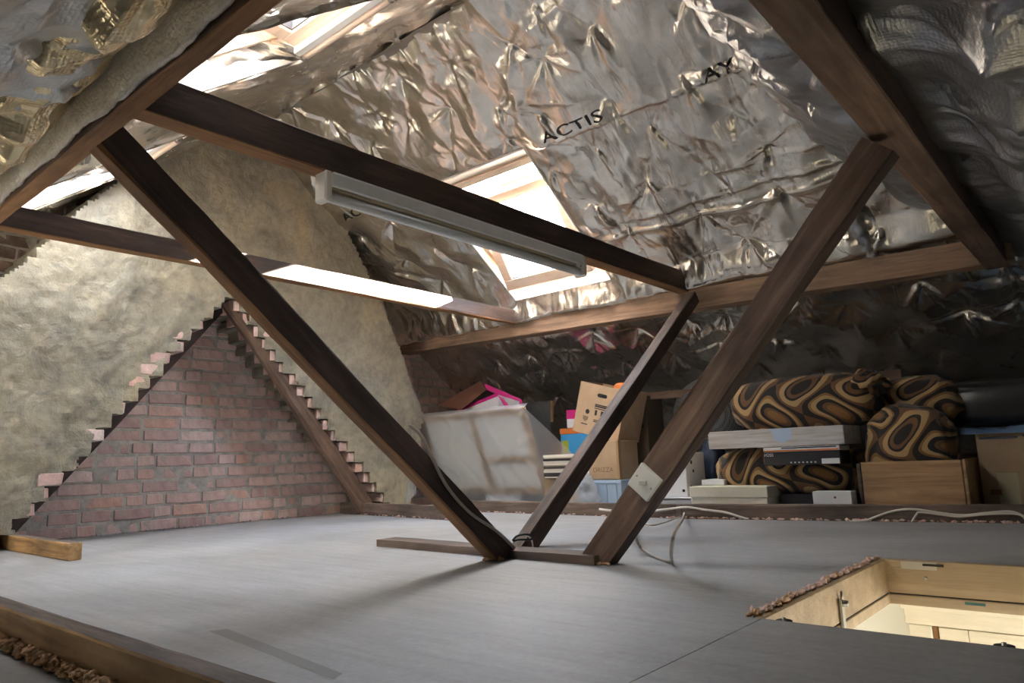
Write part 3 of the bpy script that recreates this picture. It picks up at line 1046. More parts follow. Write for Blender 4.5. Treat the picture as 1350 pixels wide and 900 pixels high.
def roof_window(win, zf, side, angle, hinge, label):
    """lined opening, sash turned by angle about its hinge line ('mid' pivot or 'top')"""
    global WNUM
    WNUM += 1
    x0, x1, ya, yb = win
    y_top, y_bot = (ya, yb) if side > 0 else (yb, ya)
    top = Vector((0, y_top, zf(y_top)))
    bot = Vector((0, y_bot, zf(y_bot)))
    ey = (bot - top).normalized()                 # down the slope
    ex = Vector((1, 0, 0))
    ez = ex.cross(ey)
    if ez.z < 0: ez = -ez                         # outward
    ln = (bot - top).length
    xc, hw = (x0 + x1) / 2, (x1 - x0) / 2
    base = Matrix(((1, ey.x, ez.x, xc), (0, ey.y, ez.y, top.y), (0, ey.z, ez.z, top.z), (0, 0, 0, 1)))
    e = empty('window_%d' % WNUM, (xc, top.y, top.z), label, kind='structure')
    mid = hinge == 'mid'
    D_ = .12 if mid else .17
    hd, sd = (.11, .06) if mid else (.0, .0)      # splayed head and sill of the reveal
    c0 = .05 if mid else .09
    box('lining', (-hw - .012, -.01, -.012), (-hw, ln + .01, D_), M['white_frame'], e, .002, mw=base)
    box('lining', (hw, -.01, -.012), (hw + .012, ln + .01, D_), M['white_frame'], e, .002, mw=base)
    for ba, bb_ in ((0, hd), (ln, ln - sd)):
        sg_ = -.012 if ba == 0 else .012
        P = [base @ Vector(q) for q in ((-hw, ba, -.012), (hw, ba, -.012), (hw, bb_, D_ - .01), (-hw, bb_, D_ - .01),
                                        (-hw, ba + sg_, -.012), (hw, ba + sg_, -.012), (hw, bb_ + sg_, D_ - .01), (-hw, bb_ + sg_, D_ - .01))]
        mesh('lining', P, [(0, 1, 2, 3), (7, 6, 5, 4), (0, 4, 5, 1), (1, 5, 6, 2), (2, 6, 7, 3), (3, 7, 4, 0)], M['white_frame'], e)
    fa, fb = hd, ln - sd
    for nm, lo_, hi_, mt_ in (('frame_rail', (-hw, fa - .03, c0), (hw, fa + .012, D_), M['frame_pine']), ('frame_rail', (-hw, fb - .03, c0), (hw, fb + .03, D_), M['frame_pine']),
                              ('frame_stile', (-hw, fa + .012, c0), (-hw + .03, fb - .03, D_), M['frame_pine']), ('frame_stile', (hw - .03, fa + .012, c0), (hw, fb - .03, D_), M['frame_pine'])):
        box(nm, lo_, hi_, mt_, e, .002, mw=base)
    piv_y = .61 if mid else .045
    piv_z = .085 if mid else .05
    rot = Matrix.Translation((0, piv_y, piv_z)) @ Matrix.Rotation(angle, 4, 'X') @ Matrix.Translation((0, -piv_y, -piv_z))
    sm = base @ rot
    a, s0, s1 = hw - .04, (.265 if mid else .04), (fb - .035 if mid else ln - .04)
    zt0, zt1 = piv_z - .03, piv_z + .03
    sash = empty('sash', e.location, None)
    sash.parent = e
    sash.matrix_parent_inverse = e.matrix_basis.inverted()
    wd = .075
    box('sash_rail', (-a, s0, zt0), (a, s0 + wd, zt1), M['frame_pine'], sash, .004, mw=sm)
    box('sash_rail', (-a, s1 - wd, zt0), (a, s1, zt1), M['frame_pine'], sash, .004, mw=sm)
    box('sash_stile', (-a, s0 + wd, zt0), (-a + wd, s1 - wd, zt1), M['frame_pine'], sash, .004, mw=sm)
    box('sash_stile', (a - wd, s0 + wd, zt0), (a, s1 - wd, zt1), M['frame_pine'], sash, .004, mw=sm)
    gm = mat('dark glazing seal', lin(70, 66, 66), .6)
    for lo_, hi_ in (((-a + wd, s0 + wd, zt0 + .012), (a - wd, s0 + wd + .006, zt1 - .01)), ((-a + wd, s1 - wd - .006, zt0 + .012), (a - wd, s1 - wd, zt1 - .01)),
                     ((-a + wd, s0 + wd, zt0 + .012), (-a + wd + .006, s1 - wd, zt1 - .01)), ((a - wd - .006, s0 + wd, zt0 + .012), (a - wd, s1 - wd, zt1 - .01))):
        box('glazing_seal', lo_, hi_, gm, sash, 0, mw=sm)
    P = [sm @ Vector(q) for q in ((-a + wd, s0 + wd, piv_z + .004), (a - wd, s0 + wd, piv_z + .004), (a - wd, s1 - wd, piv_z + .004), (-a + wd, s1 - wd, piv_z + .004))]
    mesh('pane', P, [(0, 1, 2, 3)], M['glass'], sash)
    if hinge == 'top':                            # foil lined cheeks between the slope and the raised sash
        for sx in (-1, 1):
            xx = sx * (a + .012)
            P = [base @ Vector((sx * (hw + .013), 0, -.02)), base @ Vector((sx * (hw + .013), ln, -.02)), sm @ Vector((xx, s1, zt0 - .0)), sm @ Vector((xx, s0 - .03, zt0 - .0))]
            G, Fq = [], []
            for i_ in range(25):
                for j_ in range(13):
                    p_, q_ = P[0].lerp(P[1], i_ / 24), P[3].lerp(P[2], i_ / 24)
                    o_v = p_.lerp(q_, j_ / 12)
                    o_v.x += .02 * mnoise.noise(Vector((i_ * .35, j_ * .3, sx))) + .008 * mnoise.noise(Vector((i_ * .9, j_ * .9, sx + 4)))
                    G.append(o_v)
            for i_ in range(24):
                for j_ in range(12):
                    k_ = i_ * 13 + j_
                    Fq.append((k_, k_ + 13, k_ + 14, k_ + 1))
            mesh('foil_cheek', G, Fq, M['foil_left'], e, smooth=True)
        lo0, lo1 = base @ Vector((-hw - .03, ln, -.02)), base @ Vector((hw + .03, ln, -.02))
        hi0, hi1 = sm @ Vector((-a - .03, s1 - .01, zt0)), sm @ Vector((a + .03, s1 - .01, zt0))
        mesh('foil_light_block', [lo0, lo1, hi1, hi0], [(0, 1, 2, 3)], M['foil_left'], e)  # added unseen panel, keeps sky light off the sash underside
    # ventilation bar with round handle tube and grey end caps
    box('ventilation_bar', (-a + .005, s0 - .012, zt0 - .035), (a - .005, s0 + .022, zt0 - .002), M['white_frame'], sash, .004, mw=sm)
    p0, p1 = sm @ Vector((-a + .02, s0 - .030, zt0 - .022)), sm @ Vector((a - .02, s0 - .030, zt0 - .022))
    tube('handle_tube', [p0, p1], .017, M['frame_pine'], sash, 14, 1)
    dv = (p1 - p0).normalized()
    ec = mat('grey end cap', lin(120, 112, 108), .5)
    tube('end_cap', [p0 - dv * .022, p0], .019, ec, sash, 14, 1)
    tube('end_cap', [p1, p1 + dv * .022], .019, ec, sash, 14, 1)
    return e


roof_window(WIN_R, zr, 1, -math.radians(21), 'mid', 'glaring tilted roof window on the slope above the purlin')
roof_window(WIN_L1, zl, -1, math.radians(40), 'top', 'pale wood roof window swung open at the top left of the ridge')
roof_window(WIN_L2, zl, -1, math.radians(40), 'top', 'pale wood roof window close to the chimney breast, behind the dark strut')

# ---------------------------------------------------------------- roof timbers
NAIL = mat('rusty nail', lin(60, 44, 38), .7, .5)


def nails(o, pts):
    for (x, y, z, dx_, dy_, dz_) in pts:
        a = Vector((x, y, z))
        tube('nail_head', [a, a + Vector((dx_, dy_, dz_)) * .004], .005, NAIL, o, 8, 1)


pr = beam('purlin', (XW, 3.905, 1.295), (-.30, 3.905, 1.207), (0, 0, 1), .11, .125, M['wood_purlin'], seg=40, seed=1,
          label='long pale brown purlin across the foil above the stored boxes', cat='beam')
hp = beam('purlin', (-.378, -.1, 1.215), (-.372, 3.96, 1.215), (0, 0, 1), .095, .15, M['wood_dark'], under=M['wood_strut'], seg=30, seed=2,  # paler timber below paints the light coming up from the floor
          label='dark brown hip beam running up out of the top right corner', cat='beam')
lp = beam('purlin', (XW, .622, 1.255), (1.0, .622, 1.255), (0, 0, 1), .046, .17, M['wood_strut'], under=M['wood_raw'], seg=50, jit=.004, seed=3,
          label='brown purlin at upper left with cream fleece along its face', cat='beam')
t1 = beam('tie_beam', (-3.24, .55, 1.345), (-3.24, 3.86, 1.345), (0, 0, 1), .06, .094, M['wood_dark'], seg=24, seed=4, under=M['wood_raw'],
          label='farther tie beam caught by the sun, in front of the chimney breast', cat='beam')
t2 = beam('tie_beam', (-1.918, .55, 1.348), (-1.918, 3.87, 1.345), (0, 0, 1), .075, .115, M['wood_dark'], seg=24, seed=5, under=M['wood_raw'],
          label='dark tie beam carrying the fluorescent light', cat='beam')


def strut_x(name, X, top, bot, thick, mt, under, seed, ext=.06, **kw):
    """strut whose near face lies in the plane x = X; top and bot are its two edges there (y, z)"""
    t0, t1_ = Vector((X, *top[0])), Vector((X, *top[1]))
    b0, b1 = Vector((X, *bot[0])), Vector((X, *bot[1]))
    ax = ((t0 + t1_) - (b0 + b1)).normalized()
    perp = Vector((0, -ax.z, ax.y))
    dep = (abs((t1_ - t0).dot(perp)) + abs((b1 - b0).dot(perp))) / 2
    off = Vector((-thick / 2, 0, 0))
    up = perp if perp.z > 0 else -perp
    return beam(name, (b0 + b1) / 2 + off, (t0 + t1_) / 2 + ax * ext + off, up, thick, dep, mt, floor0=True, under=under, seed=seed, **kw)


sa = strut_x('roof_strut', -1.70, [(.571, 1.075), (.626, 1.145)], [(1.887, .002), (1.995, .012)], .055, M['wood_dark'], M['wood_raw'], 6, ext=.004, seg=26, jit=.004,
             label='long dark strut leaning from the upper left purlin down to the floor', cat='beam')
sb = strut_x('roof_strut', -1.80, [(3.69, 1.20), (3.785, 1.188)], [(2.119, .006), (2.233, -.007)], .062, M['wood_dark'], None, 7, seg=22, face=M['wood_plate'],
             label='shorter strut rising from the floor to the end of the lit tie beam', cat='beam')
# strut in the plane y = const under the hip beam
b0, b1, t0, t1_ = Vector((-1.399, 1.96, 0)), Vector((-1.327, 1.96, 0)), Vector((-.43, 1.96, 1.14)), Vector((-.372, 1.96, 1.085))
ax = ((t0 + t1_) - (b0 + b1)).normalized()
perp = Vector((-ax.z, 0, ax.x))
sc = beam('roof_strut', (b0 + b1) / 2 + Vector((0, .03, 0)), (t0 + t1_) / 2 + Vector((0, .03, 0)), perp, .06, .094, M['wood_strut'], floor0=True, under=M['wood_dark'], seed=8, seg=24, jit=.004,
          label='brown strut with the white light switch, rising to the hip beam', cat='beam')

beam('sole_plate', (-2.465, 2.03, .014), (-1.335, 1.985, .014), (0, 0, 1), .105, .028, M['wood_plate'], seg=16, seed=9, bevel=.002,
     label='low board lying flat on the floor under the feet of the struts', cat='board')
EP = [(-3.55, 3.62), (-1.9, 3.535), (-.1, 3.78)]
beam('wall_plate', (-3.6, 3.665, .037), (-1.86, 3.565, .037), (0, 0, 1), .06, .074, M['wood_plate'], seg=18, seed=10,
     label='brown floor plate behind the feet of the struts, edging the storage space', cat='beam')
beam('wall_plate', (-1.9, 3.562, .037), (-.05, 3.80, .037), (0, 0, 1), .06, .076, M['wood_plate'], seg=20, seed=11,
     label='dark brown floor plate at right with cables along its face', cat='beam')
beam('wall_plate', (-4.44, 3.255, .04), (-3.02, 3.08, .04), (0, 0, 1), .05, .08, M['wood_plate'], seg=14, seed=12,
     label='short floor plate at the foot of the right flue', cat='beam')
beam('floor_joist', (-4.47, .510, .035), (.6, .510, .035), (0, 0, 1), .045, .07, M['wood_old'], seg=60, seed=13, jit=.0012, face=M['wood_oldtop'],
     label='raw timber rail across the lower left corner of the floor', cat='beam')
stub = beam('timber_stub', (-4.46, 1.118, .035), (-3.3, 1.113, .035), (0, 0, 1), .047, .07, M['wood_old'], seg=14, seed=14, face=M['wood_oldtop'],
            label='sawn timber stub lying by the foot of the left flue', cat='beam')
beam('raking_timber', onx(481, 668, -4.16), onx(303, 394, -4.16), (0, .78, .62), .07, .12, M['wood_strut'], seg=16, seed=15, jit=.006, bevel=.018,
     label='rounded brown timber slanting up the right edge of the brick recess', cat='beam')
beam('raking_timber', (-4.29, 1.04, .0), (-4.29, 2.20, 1.40), (0, -.78, .62), .07, .10, M['wood_dark'], seg=16, seed=16, jit=.004,
     label='dark timber behind the stepped left edge of the brick recess', cat='beam')
beam('batten', (-2.75, 4.30, .735), (-.9, 4.30, .72), (0, 0, 1), .04, .05, M['wood_strut'], seg=10, seed=17,
     label='horizontal brown batten in front of the grey mesh dome', cat='beam')

# fleece hanging over the upper left purlin
nx_, nz_ = 260, 10
vs, fs = [], []
for i in range(nx_ + 1):
    x = -4.4 + 5.2 * i / nx_
    low = 1.180 + .016 * mnoise.noise(Vector((x * 4, 0, 2))) + .010 * mnoise.noise(Vector((x * 14, 3, 1))) + .006 * mnoise.noise(Vector((x * 45, 3, 1)))
    for j in range(nz_ + 1):
        t = j / nz_
        z = low + (1.355 - low) * t
        y = .596 - .022 * math.sin(math.pi * min(1, t * .9 + .1)) ** .6 - .012 * mnoise.noise(Vector((x * 6, t * 2, 8))) - .004 * mnoise.noise(Vector((x * 25, t * 6, 8)))
        vs.append((x, y, z))
for i in range(nx_):
    for j in range(nz_):
        a = i * (nz_ + 1) + j
        fs.append((a, a + nz_ + 1, a + nz_ + 2, a + 1))
fo = mesh('fleece_strip', vs, fs, M['fleece'], smooth=True, label='cream wool fleece strip hanging on the upper left purlin', cat='insulation')
md = fo.modifiers.new('thick', 'SOLIDIFY')
md.thickness = .012

# torn foil edge above the fleece
nv_ = 9
vs, fs = [], []
for i in range(300 + 1):
    x = -4.2 + 4.8 * i / 300
    for j in range(nv_ + 1):
        t = j / nv_
        y = .56 - .20 * t + .018 * mnoise.noise(Vector((x * 5, t * 3, 1)))
        z = 1.255 - .125 * t - .075 * math.sin(math.pi * t) * (1 + 1.0 * mnoise.noise(Vector((x * 7, 1, t)))) + .035 * mnoise.noise(Vector((x * 16, t * 4, 5)))
        vs.append((x, y, z))
for i in range(300):
    for j in range(nv_):
        a = i * (nv_ + 1) + j
        fs.append((a, a + nv_ + 1, a + nv_ + 2, a + 1))
mesh('foil_edge', vs, fs, foil_mat('gold tinted torn foil', lin(226, 208, 170), .22, bubble=.3, crinkle=.7), smooth=False,
     label='torn crinkled foil edge tucked above the cream fleece', cat='foil')

# tan fibre squeezed out along the rail, pink foam along the plates
def crumbs(name, path, n, r0, r1, mt, label, cat, lift=.004, spread=.006):
    bm = bmesh.new()
    P = [Vector(p) for p in path]
    seg = [(P[k + 1] - P[k]).length for k in range(len(P) - 1)]
    tot = sum(seg)
    for k in range(n):
        t = rb.random() * tot
        s = 0
        while t > seg[s] and s < len(seg) - 1:
            t -= seg[s]
            s += 1
        c = P[s].lerp(P[s + 1], t / seg[s]) + Vector((rb.uniform(-1, 1) * spread * 2, rb.uniform(-1, 1) * spread, rb.random() * lift))
        r = rb.uniform(r0, r1)
        ret = bmesh.ops.create_icosphere(bm, subdivisions=1, radius=r, matrix=Matrix.Translation(c) @ Matrix.Diagonal((rb.uniform(.8, 2.4), rb.uniform(.6, 1.2), rb.uniform(.5, 1.1), 1)))
        for q in ret['verts']:
            q.co += Vector((rb.uniform(-1, 1), rb.uniform(-1, 1), rb.uniform(-1, 1))) * r * .3
    return bm_obj(name, bm, mt, smooth=True, label=label, cat=cat, kind='stuff')


crumbs('insulation_fibre', [(-2.6, .474, .004), (-.6, .474, .004)], 900, .003, .009, M['fluff'], 'tan insulation fibre squeezed out along the lower left rail', 'insulation', .02)
crumbs('foam_crumbs', [(-1.95, 3.525, .003), (-.1, 3.765, .003)], 190, .003, .009, M['foam'], 'pink foam crumbs along the foot of the cabled floor plate', 'debris')
crumbs('foam_crumbs', [(-4.3, 3.22, .003), (-3.05, 3.05, .003)], 60, .003, .007, M['foam'], 'pink foam crumbs along the short floor plate by the flue', 'debris')
crumbs('foam_crumbs', [(-3.5, 3.62, .003), (-1.95, 3.53, .003)], 60, .003, .007, M['foam'], 'pale crumbs along the plate behind the struts', 'debris')
crumbs('foam_crumbs', [(XW + .02, 1.2, .003), (XW + .02, 3.3, .003)], 90, .003, .009, M['mortar'], 'mortar crumbs along the foot of the brick wall', 'debris')
crumbs('foam_crumbs', [(-1.74, 1.86, .004), (-1.70, 1.90, .004)], 14, .004, .009, M['fluff'], 'orange crumbs at the foot of the long dark strut', 'debris')
crumbs('foam_crumbs', [(-1.33, 1.945, .003), (-1.29, 1.96, .003)], 8, .003, .006, M['fluff'], 'orange crumbs at the foot of the switch strut', 'debris')

# ---------------------------------------------------------------- fluorescent batten under the tie beam
fx = empty('fluorescent_light', (-1.915, 2.04, 1.29), 'white fluorescent batten light fixed under the dark tie beam', 'light')
XF = -1.905
box('housing', (XF - .03, 1.325, 1.243), (XF + .03, 2.755, 1.290), M['white_metal'], fx, .004)
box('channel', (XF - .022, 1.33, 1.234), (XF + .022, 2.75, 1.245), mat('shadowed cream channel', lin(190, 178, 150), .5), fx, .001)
tube('lamp_tube', [(XF, 1.335, 1.214), (XF, 2.748, 1.214)], .0185, M['tube_glass'], fx, 20, 1)
for y in (1.300, 2.752):
    ec = box('end_cap', (XF - .031, y, 1.190), (XF + .031, y + .03, 1.293), M['plastic_white'], fx, .006)
box('rim', (XF + .029, 1.33, 1.286), (XF + .034, 2.75, 1.291), M['white_metal'], fx, .001)
tube('starter', [(XF + .015, 2.715, 1.240), (XF + .032, 2.715, 1.232)], .009, M['plastic_white'], fx, 12, 1)

# ---------------------------------------------------------------- light switch and cables
cen = (ony(843, 612, 1.955) + ony(873, 632, 1.955) + ony(858, 657, 1.955) + ony(829, 640, 1.955)) / 4
ex = ax
ez = Vector((0, -1, 0))
ey = ez.cross(ex)
mw = frame_mw(cen + Vector((0, .012, 0)), ex, ey, ez)
sw = empty('light_switch', cen, 'square white surface mounted light switch on the brown strut', 'switch')
box('back_box', (-.042, -.042, -.018), (.042, .042, .012), M['plastic_white'], sw, .002, mw=mw)
fp = box('face_plate', (-.043, -.043, .0125), (.043, .043, .020), M['plastic_white'], sw, .003, mw=mw)
bm = box_bm(.015, .024, .010, .002)
for q in bm.verts:
    if q.co.z > 0: q.co.z += q.co.y * .25
bm_obj('rocker', bm, M['plastic_white'], sw, mw=mw @ Matrix.Translation((-.002, 0, .0235)) @ Matrix.Rotation(.6, 4, 'Z'))
for s in (-1, 1):
    tube('screw', [mw @ Vector((0, s * .030, .019)), mw @ Vector((0, s * .030, .0212))], .0035, M['steel'], sw, 10, 1)

tube('cable', [onx(px, py, -1.692) for px, py in ((540, 560), (556, 575), (570, 604), (590, 642), (620, 676), (655, 700), (678, 722))], .0055, M['cable_grey'], n=10,
     label='grey cable running down the face of the long dark strut', cat='cable')
tube('cable', [onx(694, 704, -1.78), onx(701, 712, -1.76), onx(703, 725, -1.75)], .003, M['cable_grey'], label='thin grey cable end at the foot of the shorter strut', cat='cable')
st = tube('cable_strap', [onx(px, py, -1.745) for px, py in ((676, 712), (682, 706), (694, 704), (702, 707), (699, 711), (684, 711), (677, 713))], .004, M['black'],
          label='black strap looped round the foot of the shorter strut', cat='strap')


def on_plate(px, py, off=.008):
    a, n_ = Vector((-1.9, 3.532, 0)), Vector((.238, -1.85, 0)).normalized()
    d = Vector(ray(px, py))
    a = a + n_ * off
    t = (a - Vector(CAM)).dot(n_) / d.dot(n_)
    return Vector(CAM) + d * t


tube('cable', [on_plate(*q) for q in ((790, 671), (820, 674), (850, 674), (880, 671), (905, 668.5), (930, 672), (955, 675), (975, 681), (985, 684))], .006, M['cable_white'],
     label='pale cable drooping along the floor plate beside the switch strut', cat='cable')
tube('cable', [on_plate(*q) for q in ((1120, 687), (1140, 686), (1160, 679), (1180, 673), (1205, 671), (1240, 676), (1270, 679), (1300, 676), (1330, 674), (1345, 678), (1352, 684))], .005, M['cable_white'],
     label='pale cable arching along the right hand floor plate', cat='cable')
tube('cable', [on_plate(*q, .016) for q in ((1202, 688), (1208, 678), (1214, 675), (1245, 679), (1265, 681), (1300, 678), (1335, 677), (1350, 680))], .004, M['cable_white'],
     label='thinner pale cable below the arching one on the right plate', cat='cable')
tube('cable', [on_plate(850, 688), ony(838, 690, 3.3), onz(838, 705, .06), onz(845, 722, .02), onz(862, 733, .006), onz(884, 741, .004)], .005, M['cable_grey'],
     label='brown grey cable looping from behind the switch strut to the floor', cat='cable')
tube('cable', [onz(886, 741, .004), onz(885, 725, .08), onz(890, 700, .14), Vector(onz(900, 684, .10)), on_plate(902, 676)], .005, M['cable_grey'],
     label='grey cable rising from the floor up to the floor plate', cat='cable')
tube('cable', [ony(842, 688, 3.2), onz(860, 692, .02), onz(880, 687, .02), on_plate(898, 680)], .004, M['cable_grey'],
     label='short dark cable lying in front of the floor plate', cat='cable')


# ---------------------------------------------------------------- things stored behind the floor plate
def pbox(name, x0, x1, z0, z1, y0, y1, mt, parent=None, bevel=.003, **kw):
    return box(name, (x0, y0, z0), (x1, y1, z1), mt, parent, bevel, **kw)


M['card'] = speckle('brown cardboard', lin(182, 154, 122), lin(198, 170, 138), 6, .85, .08)
M['card_dull'] = speckle('dull cardboard', lin(150, 128, 102), lin(168, 146, 118), 6, .85, .08)
M['magenta'] = mat('magenta card', lin(206, 30, 130), .45)
M['orange'] = mat('orange card', lin(214, 120, 50), .5)
M['blue'] = mat('bright blue card', lin(46, 138, 196), .45)
M['pale_blue'] = mat('pale blue plastic', lin(176, 198, 222), .4)
M['navy'] = mat('navy fabric', lin(38, 52, 74), .8)
M['canvas'] = speckle('primed canvas', lin(226, 224, 218), lin(238, 236, 230), 30, .85, .05)
M['bin'] = mat('milky grey plastic', lin(186, 188, 190), .4)
M['cream_card'] = speckle('cream card', lin(216, 210, 188), lin(230, 226, 212), 5, .7, .05)
M['wrap_white'] = speckle('pale wood print card', lin(176, 170, 166), lin(214, 210, 208), 4, .5, .1, sc=(1, 14, 14))
M['black_card'] = mat('black glossy card', lin(24, 24, 32), .4)
M['brown_card'] = mat('brown lid board', lin(112, 74, 58), .6)
M['black_cloth'] = speckle('black portfolio cloth', lin(26, 27, 28), lin(44, 45, 46), 50, .7, .2)
M['black_wrap'] = mat('black polythene', lin(38, 38, 40), .28)
M['blue_sheet'] = mat('blue tinted polythene', lin(120, 150, 190), .2)


def fabric(name, scale, rot, seed):
    m = mat(name, lin(120, 90, 50), .75)
    v = coords(m, (scale, scale, scale * 1.0), 'Object', rot)
    nz_ = N(m, 'ShaderNodeTexNoise', Scale=.8, Detail=1)
    L(m, v, nz_.inputs['Vector'])
    mixv = N(m, 'ShaderNodeVectorMath', operation='MULTIPLY_ADD')
    mixv.inputs[1].default_value = (.5, .5, .5)
    L(m, nz_.outputs['Color'], mixv.inputs[0])
    L(m, v, mixv.inputs[2])
    sp = N(m, 'ShaderNodeSeparateXYZ')
    L(m, mixv.outputs[0], sp.inputs[0])

    def cosn(sock, mul, off=None):
        a = N(m, 'ShaderNodeMath', operation='MULTIPLY')
        a.inputs[1].default_value = mul
        L(m, sock, a.inputs[0])
        b2 = N(m, 'ShaderNodeMath', operation='COSINE')
        if off is not None:
            c2 = N(m, 'ShaderNodeMath', operation='ADD')
            L(m, a.outputs[0], c2.inputs[0])
            L(m, off, c2.inputs[1])
            L(m, c2.outputs[0], b2.inputs[0])
        else:
            L(m, a.outputs[0], b2.inputs[0])
        return b2.outputs[0]
    sw_ = N(m, 'ShaderNodeMath', operation='SINE')
    q_ = N(m, 'ShaderNodeMath', operation='MULTIPLY')
    q_.inputs[1].default_value = 6.283
    L(m, sp.outputs['Z'], q_.inputs[0])
    L(m, q_.outputs[0], sw_.inputs[0])
    cx = cosn(sp.outputs['X'], 6.283, sw_.outputs[0])
    cz = cosn(sp.outputs['Z'], 6.283)
    ad = N(m, 'ShaderNodeMath', operation='ADD')
    L(m, cx, ad.inputs[0])
    L(m, cz, ad.inputs[1])
    mr = N(m, 'ShaderNodeMapRange')
    mr.inputs[1].default_value = -2
    mr.inputs[2].default_value = 2
    L(m, ad.outputs[0], mr.inputs[0])
    K, B, T_, G = lin(20, 16, 12), lin(104, 72, 40), lin(172, 142, 96), lin(136, 98, 52)
    c = ramp(m, mr.outputs[0], [(0, K), (.10, B), (.2, K), (.27, T_), (.42, B), (.5, K), (.62, G), (.68, T_), (.78, K), (.88, B), (.94, G)], 'CONSTANT')
    L(m, c, bsdf(m).inputs['Base Color'])
    wv = N(m, 'ShaderNodeTexNoise', Scale=160, Detail=2)
    L(m, v, wv.inputs['Vector'])
    L(m, bump(m, wv.outputs['Fac'], .2, .003), bsdf(m).inputs['Normal'])
    bsdf(m).inputs['Sheen Weight'].default_value = .2
    return m


def puff(name, c, r, mt, seed, p=2.6, wr=.05, parent=None, rot=None, fold=6, n=64, flat=0.0, **kw):
    """stuffed cushion: super-ellipsoid with gathered wrinkles"""
    vs, fs = [], []
    nu, nv = n, n // 2
    sgn = lambda a, e: math.copysign(abs(a) ** e, a)
    for j in range(nv + 1):
        ph = -math.pi / 2 + math.pi * j / nv
        for i in range(nu):
            th = 2 * math.pi * i / nu
            e = 2 / p
            d = Vector((sgn(math.cos(ph), e) * sgn(math.cos(th), e), sgn(math.cos(ph), e) * sgn(math.sin(th), e), sgn(math.sin(ph), e)))
            q = Vector((math.cos(th) * math.cos(ph), math.sin(th) * math.cos(ph), math.sin(ph)))
            k = 1 + wr * mnoise.noise(q * 2.2 + Vector((seed, 0, 0))) + wr * .55 * (abs(mnoise.noise(q * fold + Vector((0, seed, 0)))) - .25) * 1.6
            v_ = Vector((d.x * r[0] * k, d.y * r[1] * k, d.z * r[2] * k))
            if v_.z < -r[2] * (1 - flat):
                v_.z = -r[2] * (1 - flat)
            vs.append(v_)
    for j in range(nv):
        for i in range(nu):
            a, b2 = j * nu + i, j * nu + (i + 1) % nu
            fs.append((a, b2, b2 + nu, a + nu))
    mw_ = Matrix.Translation(c) @ (rot.to_4x4() if rot is not None else Matrix())
    return mesh(name, vs, fs, mt, parent, smooth=True, mw=mw_, **kw)


def prints(parent, y, rects, mt):
    for (x0, z0, x1, z1) in rects:
        box('printed_mark', (x0, y - .0008, z0), (x1, y + .0002, z1), mt, parent, 0)


def text_part(body, mw_, size, mt, parent, label=None):
    cu = bpy.data.curves.new('lettering', 'FONT')
    cu.body = body
    cu.size = size
    cu.resolution_u = 3
    o = bpy.data.objects.new('tmp', cu)
    COL.objects.link(o)
    me = bpy.data.meshes.new_from_object(o.evaluated_get(bpy.context.evaluated_depsgraph_get()))
    bpy.data.objects.remove(o)
    me.materials.clear()
    me.materials.append(mt)
    o = bpy.data.objects.new('lettering', me)
    o.matrix_basis = mw_
    return finish(o, parent, label=label)


FRONT = Matrix(((1, 0, 0, 0), (0, 0, -1, 0), (0, 1, 0, 0), (0, 0, 0, 1)))       # text upright, facing -y


def front_at(x, y, z): return Matrix.Translation((x, y, z)) @ FRONT


# stretched canvas leaning behind the plate
TR = Vector((-3.106, 3.75, .688))
dn = Vector((0, .229, -.557)).normalized()
exx = Vector((1, 0, 0))
nn = exx.cross(dn)
if nn.y > 0: nn = -nn
CW, CH = 1.07, .64
cmw = frame_mw(TR, -exx, dn, nn) if (-exx).cross(dn).dot(nn) > 0 else frame_mw(TR, -exx, dn, -nn)
toc = 1 if (-exx).cross(dn).dot(nn) > 0 else -1        # local z towards the camera
cv = empty('stretched_canvas', TR + dn * CH, 'back of a stretched canvas with wooden bars under the plastic sheet', 'painting')


def cbox(nm, a0, a1, b0, b1, c0, c1, mt, par=cv):
    return box(nm, (a0, b0, min(c0 * toc, c1 * toc)), (a1, b1, max(c0 * toc, c1 * toc)), mt, par, .002, mw=cmw)


cbox('canvas_cloth', 0, CW, 0, CH, -.024, -.018, M['canvas'])
for nm, a0, a1, b0, b1 in (('stretcher_bar', 0, CW, 0, .045), ('stretcher_bar', 0, CW, CH - .045, CH), ('stretcher_bar', 0, .045, .045, CH - .045),
                           ('stretcher_bar', CW - .045, CW, .045, CH - .045), ('stretcher_bar', .50, .545, .045, CH - .045), ('stretcher_bar', .045, .50, .36, .395)):
    cbox(nm, a0, a1, b0, b1, -.018, .0, M['wood_drawer'])

# milky sheet thrown over it
na, nb = 90, 60
vs, fs = [], []
for i in range(na + 1):
    s = -.34 + (CW + .34 + .10) * i / na
    for j in range(nb + 1):
        ta, tz = -.10, CH + .10
        if s < 0:
            ta, tz = max(-.10, -s * 1.75 - .02), CH - .02 + s * .25
        t = ta + (tz - ta) * j / nb
        f1 = mnoise.noise(Vector((s * 3, t * 3, 2)))
        rid = abs(mnoise.noise(Vector((s * 2 + t * 3.2, t * 1.2 - s * 3, 5))))
        lift = .010 + .012 * f1 + .022 * max(0, .22 - rid) / .22
        a, b_, c_ = s, t, lift
        back = 0.0
        if t < 0:                                  # folded back over the top edge
            b_, c_ = -.006, -abs(t) * .8 + .006
        if s < 0:                                  # slack corner drooping back on the right
            back = -s
            c_ = .008 - back * .55 + .010 * f1
            b_ = b_ + back * .18
        if s > CW:
            c_ = .008 - (s - CW) * .9
        if t > CH - .05:
            c_ += .02 * (t - CH + .05) / .1 + .01 * mnoise.noise(Vector((s * 9, 0, 3)))
        P = cmw @ Vector((a, b_, c_ * toc))
        P.z = max(P.z, .012)
        vs.append(P)
ok = lambda i, j: True
